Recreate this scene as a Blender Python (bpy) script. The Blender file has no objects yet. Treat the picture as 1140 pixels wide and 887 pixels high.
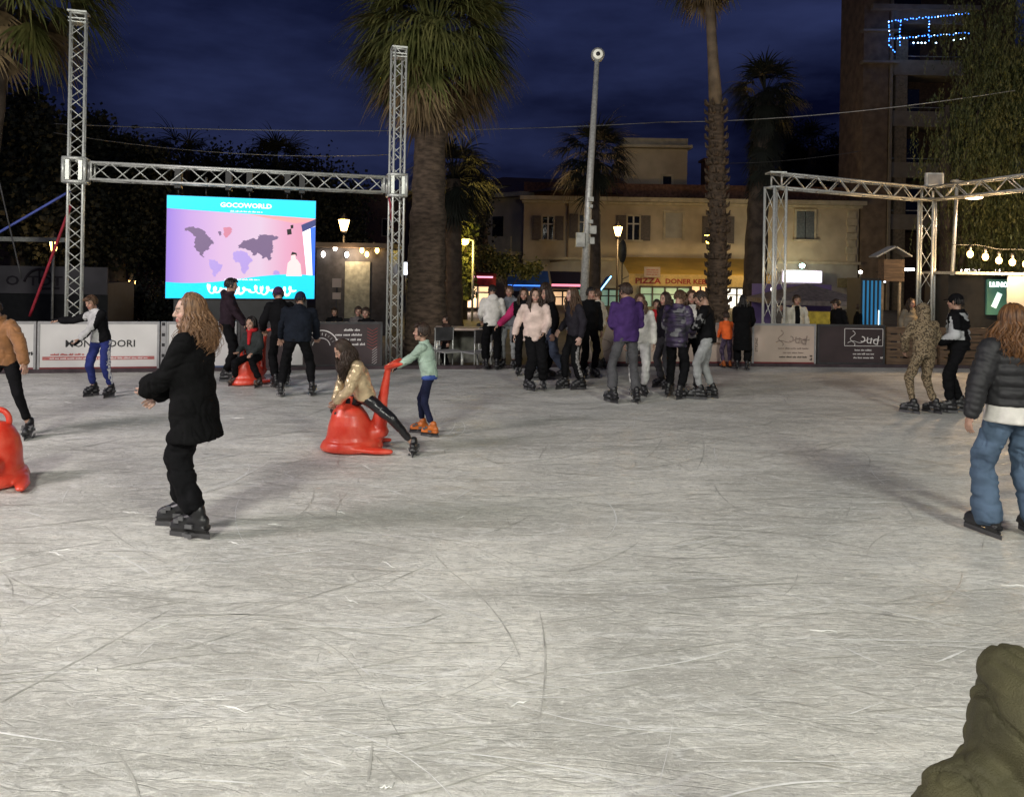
import bpy, math, random
import numpy as np
from mathutils import Vector, Matrix
random.seed(7)
RNG = np.random.default_rng(7)
PI = math.pi
SC = bpy.context.scene
COL = SC.collection
R_ = math.radians

# ------------------------------------------------------------------ camera geometry
FPX, ROLL, HZ, CAMH = 860.0, 0.017, 298.0, 1.85
CR, SR_ = math.cos(ROLL), math.sin(ROLL)
def ray(px, py):
    u, w = px - 570.0, py - HZ
    return (u*CR + w*SR_)/FPX, -(-u*SR_ + w*CR)/FPX
def at(px, py, Y):
    x, z = ray(px, py)
    return Vector((x*Y, Y, CAMH + z*Y))
def gnd(px, py, z=0.0):
    x, rz = ray(px, py)
    Y = (z - CAMH)/rz
    return Vector((x*Y, Y, z))

# ------------------------------------------------------------------ mesh builder
def frame(d):
    d = Vector(d).normalized()
    a = Vector((0, 0, 1)) if abs(d.z) < .9 else Vector((0, 1, 0))
    x = d.cross(a).normalized(); y = x.cross(d).normalized()
    return x, y
class MB:
    def __init__(s): s.v = []; s.f = []; s.m = []; s.s = []
    def add(s, vs, fs, mat=0, smooth=False):
        b = len(s.v); s.v += [tuple(p) for p in vs]
        for f in fs: s.f.append(tuple(i + b for i in f)); s.m.append(mat); s.s.append(smooth)
    def box(s, c, sz, R=None, mat=0, taper=1.0):
        c = Vector(c); hx, hy, hz = sz[0]/2, sz[1]/2, sz[2]/2; vs = []
        for z, k in ((-hz, 1), (hz, taper)):
            for x, y in ((-hx, -hy), (hx, -hy), (hx, hy), (-hx, hy)):
                p = Vector((x*k, y*k, z)); vs.append(c + (R @ p if R else p))
        s.add(vs, [(3,2,1,0), (4,5,6,7), (0,1,5,4), (1,2,6,5), (2,3,7,6), (3,0,4,7)], mat)
        return s
    def bar(s, p0, p1, w, h, mat=0):
        p0, p1 = Vector(p0), Vector(p1); d = (p1-p0); x, y = frame(d)
        R = Matrix((x, y, d.normalized())).transposed()
        return s.box((p0+p1)/2, (w, h, d.length), R, mat)
    def rings(s, rs, mat=0, smooth=True, cap=True):
        n = len(rs[0]); vs = [p for r in rs for p in r]; fs = []
        for i in range(len(rs)-1):
            for j in range(n):
                k = (j+1) % n
                fs.append((i*n+j, i*n+k, (i+1)*n+k, (i+1)*n+j))
        if cap:
            fs.append(tuple(range(n-1, -1, -1))); fs.append(tuple(range((len(rs)-1)*n, len(rs)*n)))
        s.add(vs, fs, mat, smooth); return s
    def tube(s, pts, rad, n=8, mat=0, smooth=True, cap=True, ell=None):
        pts = [Vector(p) for p in pts]; m = len(pts)
        if not hasattr(rad, '__len__'): rad = [rad]*m
        d0 = (pts[1]-pts[0]).normalized(); x, y = frame(d0); rs = []
        for i in range(m):
            d = (pts[min(i+1, m-1)] - pts[max(i-1, 0)])
            if d.length < 1e-9: d = d0
            d.normalize()
            x = (x - d*x.dot(d)); x = x.normalized() if x.length > 1e-6 else frame(d)[0]
            y = d.cross(x)
            r = []
            for j in range(n):
                a = 2*PI*j/n; o = (x*math.cos(a) + y*math.sin(a))*rad[i]
                if ell:
                    ax, k = ell; o = o + ax*(o.dot(ax))*(k-1)
                r.append(pts[i] + o)
            rs.append(r)
        return s.rings(rs, mat, smooth, cap)
    def cone(s, p0, p1, r0, r1, n=12, ell=None, ridge=0, ramp=0.0):
        """tapered capsule; ridge = number of quilted bulges"""
        p0, p1 = Vector(p0), Vector(p1); d = p1-p0; L = max(d.length, 1e-4); d = d/L
        pts = []; rad = []
        for k in range(1, 4):
            a = k*PI/6 ; pts.append(p0 - d*r0*math.cos(a)); rad.append(r0*math.sin(a))
        m = 3 if not ridge else ridge*6
        for i in range(m+1):
            t = i/m; pts.append(p0 + d*L*t); q = r0 + (r1-r0)*t
            if ridge: q *= 1 + ramp*(abs(math.sin(PI*t*ridge)) - .6)
            rad.append(q)
        for k in range(2, -1, -1):
            a = (k+1)*PI/6 ; 
            if k == 2: continue
            pts.append(p1 + d*r1*math.cos(a)); rad.append(r1*math.sin(a))
        return s.tube(pts, rad, n, 0, True, True, ell)
    def ell(s, c, r, R=None, n=14, m=9, mat=0):
        c = Vector(c); rs = []
        for i in range(m):
            th = PI*(i+.35)/(m-.3); ring = []
            for j in range(n):
                a = 2*PI*j/n
                p = Vector((r[0]*math.sin(th)*math.cos(a), r[1]*math.sin(th)*math.sin(a), -r[2]*math.cos(th)))
                ring.append(c + (R @ p if R else p))
            rs.append(ring)
        return s.rings(rs, mat)
    def loft(s, secs, n=20, mat=0):
        """secs: (centre, X axis, Y axis, rx, ry)"""
        rs = []
        for c, X, Y, rx, ry in secs:
            rs.append([Vector(c) + X*(rx*math.cos(2*PI*j/n)) + Y*(ry*math.sin(2*PI*j/n)) for j in range(n)])
        return s.rings(rs, mat)
    def poly(s, pts, th=None, nrm=None, mat=0):
        pts = [Vector(p) for p in pts]; n = len(pts)
        if not th: s.add(pts, [tuple(range(n))], mat); return s
        o = Vector(nrm).normalized()*th
        s.add(pts + [p+o for p in pts], [tuple(range(n-1, -1, -1)), tuple(range(n, 2*n))] + [(i, (i+1) % n, n+(i+1) % n, n+i) for i in range(n)], mat)
        return s
    def mesh(s, name, mats=()):
        me = bpy.data.meshes.new(name); me.from_pydata(s.v, [], s.f)
        for m in mats: me.materials.append(m)
        me.polygons.foreach_set('material_index', s.m); me.polygons.foreach_set('use_smooth', s.s)
        me.update(); return me
    def build(s, name, mats, parent=None, **kw):
        if not isinstance(mats, (list, tuple)): mats = [mats]
        return link(name, s.mesh(name, mats), parent, **kw)
def link(name, data, parent=None, loc=None, **kw):
    o = bpy.data.objects.new(name, data); COL.objects.link(o)
    if parent: o.parent = parent
    if loc is not None: o.location = loc
    for k, v in kw.items(): o[k] = v
    return o
def empty(name, loc, label, cat, group=None, rz=0):
    o = link(name, None, None, loc, label=label, category=cat)
    o.empty_display_size = .2; o.rotation_euler.z = rz
    if group: o['group'] = group
    return o
def copy_tree(o, parent=None):
    c = o.copy(); COL.objects.link(c)
    if parent: c.parent = parent
    for ch in [q for q in bpy.data.objects if q.parent == o]: copy_tree(ch, c)
    return c
def fast_mesh(name, V, Q, mats, mi=None, smooth=False):
    me = bpy.data.meshes.new(name); V = np.asarray(V, np.float32); Q = np.asarray(Q, np.int32)
    k = Q.shape[1]
    me.vertices.add(len(V)); me.vertices.foreach_set('co', V.ravel())
    me.loops.add(Q.size); me.loops.foreach_set('vertex_index', Q.ravel())
    me.polygons.add(len(Q)); me.polygons.foreach_set('loop_start', np.arange(0, Q.size, k, dtype=np.int32))
    for m in mats: me.materials.append(m)
    if mi is not None: me.polygons.foreach_set('material_index', np.asarray(mi, np.int32))
    me.polygons.foreach_set('use_smooth', np.full(len(Q), smooth))
    me.update(); me.validate(); return me

# ------------------------------------------------------------------ numpy value noise
def vnoise(P, seed=0):
    P = np.asarray(P, np.float64); i = np.floor(P).astype(np.int64); f = P - i; f = f*f*(3-2*f)
    def h(a, b, c):
        x = (a*374761393 + b*668265263 + c*2147483647 + seed*974711) & 0xffffffff
        x = ((x ^ (x >> 13))*1274126177) & 0xffffffff
        return ((x ^ (x >> 16)) & 0xffff)/65535.0
    r = 0
    for a in (0, 1):
        for b in (0, 1):
            for c in (0, 1):
                w = (f[:,0] if a else 1-f[:,0])*(f[:,1] if b else 1-f[:,1])*(f[:,2] if c else 1-f[:,2])
                r = r + w*h(i[:,0]+a, i[:,1]+b, i[:,2]+c)
    return r*2-1
def bake(mb, name, mats, voxel=.012, smooth=3, disp=None):
    """fuse the shapes of a builder into one continuous smooth surface"""
    me = mb.mesh('tmp'); ob = bpy.data.objects.new('tmp', me); COL.objects.link(ob)
    m = ob.modifiers.new('r', 'REMESH'); m.mode = 'VOXEL'; m.voxel_size = voxel; m.use_smooth_shade = True
    if smooth:
        m = ob.modifiers.new('s', 'SMOOTH'); m.factor = .5; m.iterations = smooth
    bpy.context.view_layer.update()
    dg = bpy.context.evaluated_depsgraph_get()
    out = bpy.data.meshes.new_from_object(ob.evaluated_get(dg)); out.name = name
    bpy.data.objects.remove(ob); bpy.data.meshes.remove(me)
    out.materials.clear()
    for q in mats: out.materials.append(q)
    if disp:
        n = len(out.vertices); co = np.empty(n*3); no = np.empty(n*3)
        out.vertices.foreach_get('co', co); out.vertices.foreach_get('normal', no)
        co = co.reshape(-1, 3); no = no.reshape(-1, 3)
        co = co + no*disp(co)[:, None]; out.vertices.foreach_set('co', co.ravel()); out.update()
    return out
def text(name, s, size, mat, parent, M, bold=0.0, extrude=0.002, align='CENTER', sx=1.0, **kw):
    cu = bpy.data.curves.new(name, 'FONT'); cu.body = s; cu.size = size; cu.offset = bold*size; cu.extrude = extrude
    cu.align_x = align; cu.align_y = 'CENTER'; cu.resolution_u = 2
    ob = bpy.data.objects.new('tmp', cu); COL.objects.link(ob); bpy.context.view_layer.update()
    me = bpy.data.meshes.new_from_object(ob.evaluated_get(bpy.context.evaluated_depsgraph_get())); me.name = name
    bpy.data.objects.remove(ob); bpy.data.curves.remove(cu)
    me.materials.clear(); me.materials.append(mat)
    o = link(name, me, parent, **kw); o.matrix_local = M @ Matrix.Diagonal((sx, 1, 1, 1)); return o

# ------------------------------------------------------------------ materials
def nt(name):
    m = bpy.data.materials.new(name); m.use_nodes = True; t = m.node_tree
    return m, t, t.nodes, t.links, t.nodes['Principled BSDF']
def pm(name, col, rough=.7, metal=0, var=.25, vs=8, bump=.0, bs=40, spec=.5, sheen=0, stretch=None, col2=None, coord='Object', coat=0):
    m, t, N, L, B = nt(name)
    B.inputs['Roughness'].default_value = rough; B.inputs['Metallic'].default_value = metal
    B.inputs['Specular IOR Level'].default_value = spec
    if sheen: B.inputs['Sheen Weight'].default_value = sheen
    if coat: B.inputs['Coat Weight'].default_value = coat; B.inputs['Coat Roughness'].default_value = .25
    tc = N.new('ShaderNodeTexCoord'); mp = N.new('ShaderNodeMapping'); L.new(tc.outputs[coord], mp.inputs[0])
    if stretch: mp.inputs['Scale'].default_value = stretch
    nz = N.new('ShaderNodeTexNoise'); nz.inputs['Scale'].default_value = vs; nz.inputs['Detail'].default_value = 4
    L.new(mp.outputs[0], nz.inputs['Vector'])
    mx = N.new('ShaderNodeMix'); mx.data_type = 'RGBA'
    rp = N.new('ShaderNodeValToRGB'); rp.color_ramp.elements[0].position = .35; rp.color_ramp.elements[1].position = .65
    L.new(nz.outputs[0], rp.inputs[0]); L.new(rp.outputs[0], mx.inputs[0])
    c = col; d = col2 or tuple(min(1, x*(1+var)) for x in c); e = c if col2 else tuple(x*(1-var) for x in c)
    mx.inputs[6].default_value = (*e, 1); mx.inputs[7].default_value = (*d, 1)
    L.new(mx.outputs[2], B.inputs['Base Color'])
    if bump:
        n2 = N.new('ShaderNodeTexNoise'); n2.inputs['Scale'].default_value = bs; n2.inputs['Detail'].default_value = 3
        L.new(mp.outputs[0], n2.inputs['Vector'])
        b = N.new('ShaderNodeBump'); b.inputs['Strength'].default_value = bump; b.inputs['Distance'].default_value = .01
        L.new(n2.outputs[0], b.inputs['Height']); L.new(b.outputs[0], B.inputs['Normal'])
    return m
def em(name, col, strength, var=0.15, vs=3):
    m, t, N, L, B = nt(name)
    B.inputs['Base Color'].default_value = (*[min(.8, c) for c in col], 1); B.inputs['Roughness'].default_value = .4
    tc = N.new('ShaderNodeTexCoord'); nz = N.new('ShaderNodeTexNoise'); nz.inputs['Scale'].default_value = vs
    L.new(tc.outputs['Object'], nz.inputs['Vector'])
    mr = N.new('ShaderNodeMapRange'); mr.inputs[3].default_value = strength*(1-var); mr.inputs[4].default_value = strength*(1+var)
    L.new(nz.outputs[0], mr.inputs[0]); L.new(mr.outputs[0], B.inputs['Emission Strength'])
    B.inputs['Emission Color'].default_value = (*col, 1)
    if strength > 1.5: m.cycles.emission_sampling = 'NONE'
    return m
def cloth(name, col, rough=.85, **k):
    k.setdefault('bump', .35); k.setdefault('bs', 160); k.setdefault('var', .18); k.setdefault('sheen', .0); k.setdefault('spec', .15)
    return pm(name, col, rough, **k)
def camo(name):
    m, t, N, L, B = nt(name); B.inputs['Roughness'].default_value = .85
    tc = N.new('ShaderNodeTexCoord'); nz = N.new('ShaderNodeTexNoise'); nz.inputs['Scale'].default_value = 42; nz.inputs['Detail'].default_value = 2
    L.new(tc.outputs['Object'], nz.inputs['Vector'])
    r = N.new('ShaderNodeValToRGB'); r.color_ramp.interpolation = 'CONSTANT'; e = r.color_ramp.elements
    e[0].color = (.05, .035, .02, 1); e[0].position = 0; e[1].color = (.12, .085, .045, 1); e[1].position = .45
    for p, c in ((.5, (.27, .20, .12)), (.56, (.11, .08, .045)), (.61, (.33, .27, .18)), (.66, (.05, .04, .025))):
        q = e.new(p); q.color = (*c, 1)
    L.new(nz.outputs[0], r.inputs[0]); L.new(r.outputs[0], B.inputs['Base Color']); return m
def scribble(name, mat, parent, x, z, w, h, y=.029, seed=0, front=-1):
    """a line of writing too small to read in the photograph: word-shaped runs of tiny strokes"""
    r = random.Random(seed); b = MB(); c = x - w/2
    while c < x + w/2:
        wl = r.uniform(2.5, 6)*h*.62; e = min(c+wl, x+w/2)
        while c < e:
            hh = h*r.choice((.62, .62, .95, .7)); b.box((c+h*.17, y, z + (hh-h)/2), (h*.30, .003, hh)); b.box((c+h*.38, y, z-h*.2+r.choice((0, .2))*h), (h*.2, .003, h*.16)); c += h*.52
        c += h*.5
    return b.build(name, mat, parent)
# ------------------------------------------------------------------ people
def skin_mat():
    m, t, N, L, B = nt('skin'); B.inputs['Roughness'].default_value = .5
    B.inputs['Subsurface Weight'].default_value = .08; B.inputs['Subsurface Radius'].default_value = (.02, .008, .004)
    a = N.new('ShaderNodeAttribute'); a.attribute_name = 'tint'
    tc = N.new('ShaderNodeTexCoord'); nz = N.new('ShaderNodeTexNoise'); nz.inputs['Scale'].default_value = 25
    L.new(tc.outputs['Object'], nz.inputs['Vector'])
    mx = N.new('ShaderNodeMix'); mx.data_type = 'RGBA'; mx.blend_type = 'MULTIPLY'; mx.inputs[0].default_value = .25
    L.new(a.outputs['Color'], mx.inputs[6]); L.new(nz.outputs[0], mx.inputs[7]); L.new(mx.outputs[2], B.inputs['Base Color'])
    return m
MSKIN = skin_mat()
BLACKC = cloth('black_fabric', (.0065, .0065, .0075), .85, spec=.08)
BOOTM = pm('skate_shell_black', (.015, .015, .017), .4, var=.4, bump=.2, bs=30)
BOOTO = pm('skate_shell_orange', (.5, .13, .02), .45, var=.2)
BOOTB = pm('skate_shell_brown', (.05, .03, .02), .5, var=.3)
STEEL = pm('blade_steel', (.16, .16, .17), .35, 1, var=.1)
BUCK = pm('grey_buckle', (.11, .11, .115), .4, var=.2)
HAIRM = {k: pm('hair_' + k, c, .5, var=.5, vs=20, stretch=(3, 3, .4), bump=.25, bs=60, col2=c2, spec=.35) for k, c, c2 in (
    ('black', (.008, .007, .007), (.02, .016, .014)), ('brown', (.045, .024, .013), (.10, .055, .03)),
    ('blonde_brown', (.075, .038, .02), (.24, .13, .065)), ('auburn', (.05, .022, .009), (.17, .075, .025)),
    ('dark_brown', (.02, .012, .008), (.045, .026, .017)))}

def boot_mesh(mat, nm, shaft=True):
    b = MB(); A = Vector((0, 0, .15))
    b.cone((0, -.012, .15), (0, -.010, .18), .050, .050, 14, (Vector((1, 0, 0)), .85))
    b.cone((0, -.045, .112), (0, .02, .125), .046, .048, 12, (Vector((1, 0, 0)), .85))
    b.cone((0, 0, .13), (0, .135, .098), .05, .034, 12, (Vector((1, 0, 0)), .95))
    b.cone((0, .04, .09), (0, .15, .088), .034, .03, 12, (Vector((1, 0, 0)), 1.15))
    b.box((0, .04, .072), (.075, .25, .022))
    return bake(b, nm, [mat], .009, 2)
def blade_mesh():
    b = MB()
    b.box((0, .045, .02), (.004, .29, .032), mat=0)
    b.box((0, .045, .042), (.014, .27, .014), mat=1)
    b.box((0, -.04, .055), (.03, .07, .022), mat=1, taper=1.5); b.box((0, .12, .055), (.03, .08, .022), mat=1, taper=1.5)
    return b.mesh('blade', [STEEL, BOOTM])
def buckle_mesh():
    b = MB()
    for z, y, w in ((.135, .09, .092), (.115, .125, .08)):
        b.box((0, y, z), (w, .02, .02)); b.box((w/2, y-.01, z), (.012, .035, .026)); b.box((-w/2, y-.01, z), (.012, .035, .026))
    return b.mesh('buckle', [BUCK])
BOOTS = {'black': boot_mesh(BOOTM, 'skate'), 'orange': boot_mesh(BOOTO, 'skate'), 'brown': boot_mesh(BOOTB, 'skate')}
LOWBOOT = boot_mesh(BOOTM, 'skate', False); BLADE = blade_mesh(); BUCKLE = buckle_mesh()
def cuff_mesh(mat):
    b = MB(); X_ = Vector((1, 0, 0)); b.cone((0, 0, .0), (0, 0, .14), .056, .064, 16, (X_, .86)); b.cone((0, .045, .02), (0, .05, .15), .026, .026, 8)
    return bake(b, 'cuff', [mat], .008, 2)
CUFFS = {'black': cuff_mesh(BOOTM), 'orange': cuff_mesh(BOOTO), 'brown': cuff_mesh(BOOTB)}
def cbuckle_mesh():
    b = MB()
    for z in (.03, .09): b.box((0, .066, z), (.07, .02, .018)); b.box((.052, .02, z), (.012, .05, .024)); b.box((-.052, .02, z), (.012, .05, .024))
    return b.mesh('buckle', [BUCK])
CBUCKLE = cbuckle_mesh()

def ik(a, c, l1, l2, pole):
    d = c - a; L = d.length
    if L > (l1+l2)*.995: c = a + d*((l1+l2)*.995/L); d = c-a; L = d.length
    x = (l1*l1 - l2*l2 + L*L)/(2*L); h = math.sqrt(max(l1*l1 - x*x, 1e-6)); u = d/L
    p = pole - u*pole.dot(u)
    p = p.normalized() if p.length > 1e-5 else frame(u)[0]
    return a + u*x + p*h, c
def rot(axis, a): return Matrix.Rotation(a, 3, axis)

def hair_locks(b, HC, HR, HF, HU, k, n, length, rad=.011, wave=.015, face=58, back_only=False, top=82, drop_out=.015, seed=1, ns=5, fall=9):
    rnd = random.Random(seed)
    for i in range(n):
        ph = rnd.uniform(face, 360-face)*PI/180
        out = HR*math.sin(ph) + HF*math.cos(ph)
        lift = rnd.uniform(1.0, 1.07) if length < .05 else rnd.uniform(1.03, 1.15); pts = []; e0 = rnd.uniform(60, top)
        e1 = rnd.uniform(-32, 0) if length < .05 else rnd.uniform(-25, -5)
        for j in range(6):
            e = (e0 + (e1-e0)*j/5)*PI/180
            o = HR*(math.sin(ph)*.078) + HF*(math.cos(ph)*.098)
            pts.append(HC - HF*.012*k + (o*math.cos(e) + HU*(.105*math.sin(e)+.012))*k*lift)
        L = length*rnd.uniform(.75, 1.08)*k; w0 = rnd.uniform(0, 6.28); wf = rnd.uniform(14, 24)
        p = pts[-1]; side = Vector((-out.y, out.x, 0)); gout = rnd.uniform(.0, drop_out)
        for j in range(1, fall+1):
            t = j/fall; wz = wave*math.sin(w0 + wf*t*L*2)
            pts.append(p + Vector((0, 0, -L*t)) + Vector((out.x, out.y, 0))*(gout*math.sin(PI*min(1, t*1.2)) + wz*.6) + side*wz)
        m = len(pts); rr = [rad*k*(.6 + .4*min(1, j/4))*(1 if j < m*.6 else max(.25, 1-(j-m*.6)/(m*.4)*.8)) for j in range(m)]
        b.tube(pts, rr, ns)

def person(label, px, py, H, yaw, top='sweater', topm=None, botm=None, bottom='straight', hair='short', hairm='brown',
           pelvis=(0, 0, .965), lean=(0.03, 0), twist=0, head=(0, 5), hL=None, hR=None, fL=(-.11, 0), fR=(.11, 0), kp=None,
           poleL=None, poleR=None, hk=1.0, wide=1.0, hem=None, skates='black', skin=(.42, .25, .18), gloves=None, hood=False,
           near=False, base_z=0.0, extras=None, group=None, Y=None, facing_hat=None, seed=0, cat='person', legs=True, pads=None, frontm=None, pitchL=0, pitchR=0, stripes=None):
    s = H/1.70
    loc = gnd(px, py, base_z) if Y is None else Vector((ray(px, py)[0]*Y, Y, base_z))
    X, Yv, Z = Vector((1, 0, 0)), Vector((0, 1, 0)), Vector((0, 0, 1))
    P = Vector(pelvis)
    U = Vector((math.sin(lean[1]), math.sin(lean[0]), math.cos(lean[0])*math.cos(lean[1]))).normalized()
    R = rot('Z', twist) @ X; R = (R - U*R.dot(U)).normalized(); Fw = U.cross(R)
    NB = P + U*.50
    S = {-1: NB - R*.165*wide - U*.05, 1: NB + R*.165*wide - U*.05}
    hy, hp = R_(head[0]), R_(head[1])
    HR = rot('Z', hy) @ R; HR = HR.normalized(); HU0 = (U*.4 + Z*.6).normalized(); HR = (HR - HU0*HR.dot(HU0)).normalized(); HF = HU0.cross(HR)
    q = Matrix.Rotation(-hp, 3, HR); HF = q @ HF; HU = q @ HU0
    NT = NB + U*.06 + Fw*.01
    k = hk
    HC = NT + HU*(.105*k) + HF*(.012*k)
    hands = {}; elbows = {}; wr = {}
    for sd, tgt, pole in ((-1, hL, poleL), (1, hR, poleR)):
        t = Vector(tgt) if tgt else S[sd] + R*sd*.07 + Fw*.04 - U*.50
        pole = Vector(pole) if pole else (-Fw + R*sd*.5 - U*.3)
        elbows[sd], wr[sd] = ik(S[sd], t, .275, .245, pole)
    hips = {-1: P - X*.085 + Z*-.02, 1: P + X*.085 + Z*-.02}
    knees = {}; ank = {}; fdir = {}; fyaw = {}
    for sd, f in ((-1, fL), (1, fR)):
        z = f[2] if len(f) > 2 else .15; yw = f[3] if len(f) > 3 else -sd*8
        fd = rot('Z', R_(yw)) @ Yv; t = Vector((f[0], f[1], z)); fdir[sd] = fd; fyaw[sd] = R_(yw)
        pole = fd*1.0 + X*sd*.1
        if kp and kp.get(sd): pole = Vector(kp[sd])
        knees[sd], ank[sd] = ik(hips[sd], t, .42, .41, pole)
    # ---- body: one continuous mesh
    b = MB()
    b.loft([(P - Z*.05, X, Yv, .13, .09), (P + U*.02, X, Yv, .145, .10), (P + U*.16, (X+R).normalized(), (Yv+Fw).normalized(), .115, .085),
            (P + U*.32, R, Fw, .14, .10), (P + U*.43, R, Fw, .15, .085), (NB, R, Fw, .07, .06)])
    b.cone(S[-1], S[1], .05, .05); b.cone(NB - U*.02, NT + U*.04, .052, .047)
    for sd in (-1, 1):
        b.cone(S[sd], elbows[sd], .045, .036); b.cone(elbows[sd], wr[sd], .037, .024)
        b.cone(hips[sd], knees[sd], .075, .044); b.cone(knees[sd], ank[sd], .045, .032)
        b.cone(ank[sd], ank[sd] + fdir[sd]*.12 - Z*.05, .033, .024)
        # hand: palm, four unequal fingers, thumb from the side of the palm
        d = (wr[sd] - elbows[sd]).normalized(); side = Fw if abs(d.dot(Fw)) < .8 else R
        w = (side - d*side.dot(d)).normalized(); nrm = d.cross(w)*sd*-1
        hs = 1.0 if near else 1.12
        W = wr[sd]; pc = W + d*.05*hs
        b.cone(W, W + d*.075*hs, .022*hs, .024*hs, 10, (nrm, .55)); b.cone(W + d*.045*hs - w*.02*hs, W + d*.07*hs + w*.02*hs, .02*hs, .02*hs, 8, (nrm, .5))
        for i, (o, l) in enumerate(((-.030, .062), (-.010, .07), (.011, .076), (.032, .068))):
            k0 = W + d*.078*hs + w*o*hs; k1 = k0 + (d*.9 + nrm*.3 + w*o*2)*l*.52*hs; k2 = k1 + (d*.6 + nrm*.75 + w*o*1)*l*.5*hs
            b.cone(k0, k1, .0092*hs, .0084*hs, 7); b.cone(k1, k2, .0084*hs, .007*hs, 7)
        t0 = W + d*.025*hs + w*.022*hs; t1 = t0 + (d*.65 + w*.6 + nrm*.25).normalized()*.04*hs; t2 = t1 + (d*.85 + w*.15 + nrm*.4).normalized()*.03*hs
        b.cone(t0, t1, .0125*hs, .0105*hs, 8); b.cone(t1, t2, .0105*hs, .008*hs, 8)
    HM = Matrix((HR, HF, HU)).transposed()
    def hp_(x, y, z): return HC + (HR*x + HF*y + HU*z)*k
    b.ell(hp_(0, -.005, .012), (.074*k, .094*k, .098*k), HM); b.ell(hp_(0, .024, -.04), (.055*k, .066*k, .074*k), HM)
    b.ell(hp_(0, .066, -.092), (.024*k, .022*k, .02*k), HM); b.cone(hp_(-.034, .076, .028), hp_(.034, .076, .028), .012*k, .012*k, 8)
    b.cone(hp_(0, .086, .012), hp_(0, .104, -.022), .008*k, .012*k, 8); b.cone(hp_(-.01, .1, -.027), hp_(.01, .1, -.027), .008*k, .008*k, 6)
    b.cone(hp_(-.016, .086, -.054), hp_(.016, .086, -.054), .0085*k, .0085*k, 7); b.cone(hp_(-.013, .085, -.066), hp_(.013, .085, -.066), .009*k, .009*k, 7)
    for sd in (-1, 1):
        b.ell(hp_(sd*.04, .056, -.03), (.024*k, .024*k, .024*k), HM); b.ell(hp_(sd*.078, -.004, -.008), (.011*k, .02*k, .032*k), HM, 8, 6)
        b.ell(hp_(sd*.031, .074, .006), (.0135*k, .0135*k, .0125*k), HM, 8, 6)
    b.v = [tuple(Vector(p)*s) for p in b.v]
    me = bake(b, 'person', [MSKIN], (.0058 if near else .0085)*max(.75, s), 1)
    n = len(me.vertices); co = np.empty(n*3); me.vertices.foreach_get('co', co); co = co.reshape(-1, 3)/s
    rel = (co - np.array(HC))/k; lx = rel @ np.array(HR); ly = rel @ np.array(HF); lz = rel @ np.array(HU)
    c = np.tile(np.array([*skin, 1.0]), (n, 1))
    def paint(mask, col, a=1): c[mask, :3] = c[mask, :3]*(1-a) + np.array(col)*a
    paint((np.hypot(abs(lx)-.042, lz+.03) < .022) & (ly > .05), (.55, .22, .18), .35)
    paint((abs(lx) < .024) & (abs(lz+.06) < .011) & (ly > .075), (.38, .10, .09), .8)
    paint((np.hypot((abs(lx)-.031)/.014, (lz-.007)/.006) < 1) & (ly > .07), (.25, .2, .18))
    paint((np.hypot(abs(lx)-.031, lz-.007) < .0075) & (ly > .07), (.02, .012, .01))
    paint((abs(abs(lx)-.033) < .019) & (abs(lz-.028) < .0055) & (ly > .06), (.05, .03, .02), .8)
    at_ = me.attributes.new('tint', 'FLOAT_COLOR', 'POINT'); at_.data.foreach_set('color', c.ravel())
    body = link('person', me, None, loc, label=label, category=cat); body.rotation_euler.z = R_(yaw)
    if group: body['group'] = group
    sc = lambda mb: setattr(mb, 'v', [tuple(Vector(p)*s) for p in mb.v])
    vox = .011 if near else .016
    # ---- trousers
    if legs:
        rr = {'skinny': (.088, .06, .048, .72), 'straight': (.095, .076, .070, .76), 'joggers': (.095, .076, .056, .76), 'wide': (.105, .092, .088, .74), 'flare': (.092, .068, .080, .76), 'baggy': (.105, .092, .104, .97)}[bottom]
        t = MB(); t.loft([(P - Z*.075, X, Yv, .115, .09), (P - Z*.03, X, Yv, .158*wide, .118), (P + U*.03, X, Yv, .155*wide, .112), (P + U*.10, X, Yv, .135*wide, .10)])
        for sd in (-1, 1):
            e = knees[sd].lerp(ank[sd], rr[3])
            t.cone(hips[sd], knees[sd], rr[0], rr[1], 14); t.cone(knees[sd], e, rr[1], rr[2], 14)
        sc(t); sd0 = seed + 3
        amp = {'skinny': .005, 'straight': .011, 'joggers': .011, 'wide': .014, 'flare': .011, 'baggy': .014}[bottom]
        def dp(p): return s*(amp*vnoise(p*np.array([9, 9, 17]), sd0) + amp*.6*vnoise(p*np.array([20, 20, 34]), sd0+1) - amp*.8*np.clip(1-np.abs(vnoise(p*np.array([7, 7, 15])+1.3*vnoise(p*6, sd0+5)[:, None], sd0+2))/.22, 0, 1))
        tm = bake(t, 'trousers', [botm or BLACKC], vox*s, 3, dp)
        if stripes is not None:
            tm.materials.append(stripes); nf = len(tm.polygons); ce = np.empty(nf*3); tm.polygons.foreach_get('center', ce); ce = ce.reshape(-1, 3)/s
            no = np.empty(nf*3); tm.polygons.foreach_get('normal', no); no = no.reshape(-1, 3)
            mi = ((abs(no[:, 0]) > .93) & (abs(ce[:, 0]) > .12)).astype(np.int32); tm.polygons.foreach_set('material_index', mi)
        link('trousers', tm, body)
    # ---- top
    th = {'sweater': .026, 'hoodie': .024, 'jacket': .028, 'puffer': .045, 'coat': .034, 'shirt': .012}[top]
    hem = hem if hem is not None else {'sweater': .06, 'hoodie': .07, 'jacket': .05, 'puffer': .07, 'coat': .34, 'shirt': .05}[top]
    j = MB(); W_ = wide
    secs = []
    if top == 'coat' or hem > .15:
        secs += [(P - Z*hem - Yv*.03, X, Yv, .225*W_, .19), (P - Z*hem*.5 - Yv*.012, X, Yv, .19*W_, .155)]
    else: secs += [(P - Z*hem, X, Yv, (.143+th)*W_, .102+th)]
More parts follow.
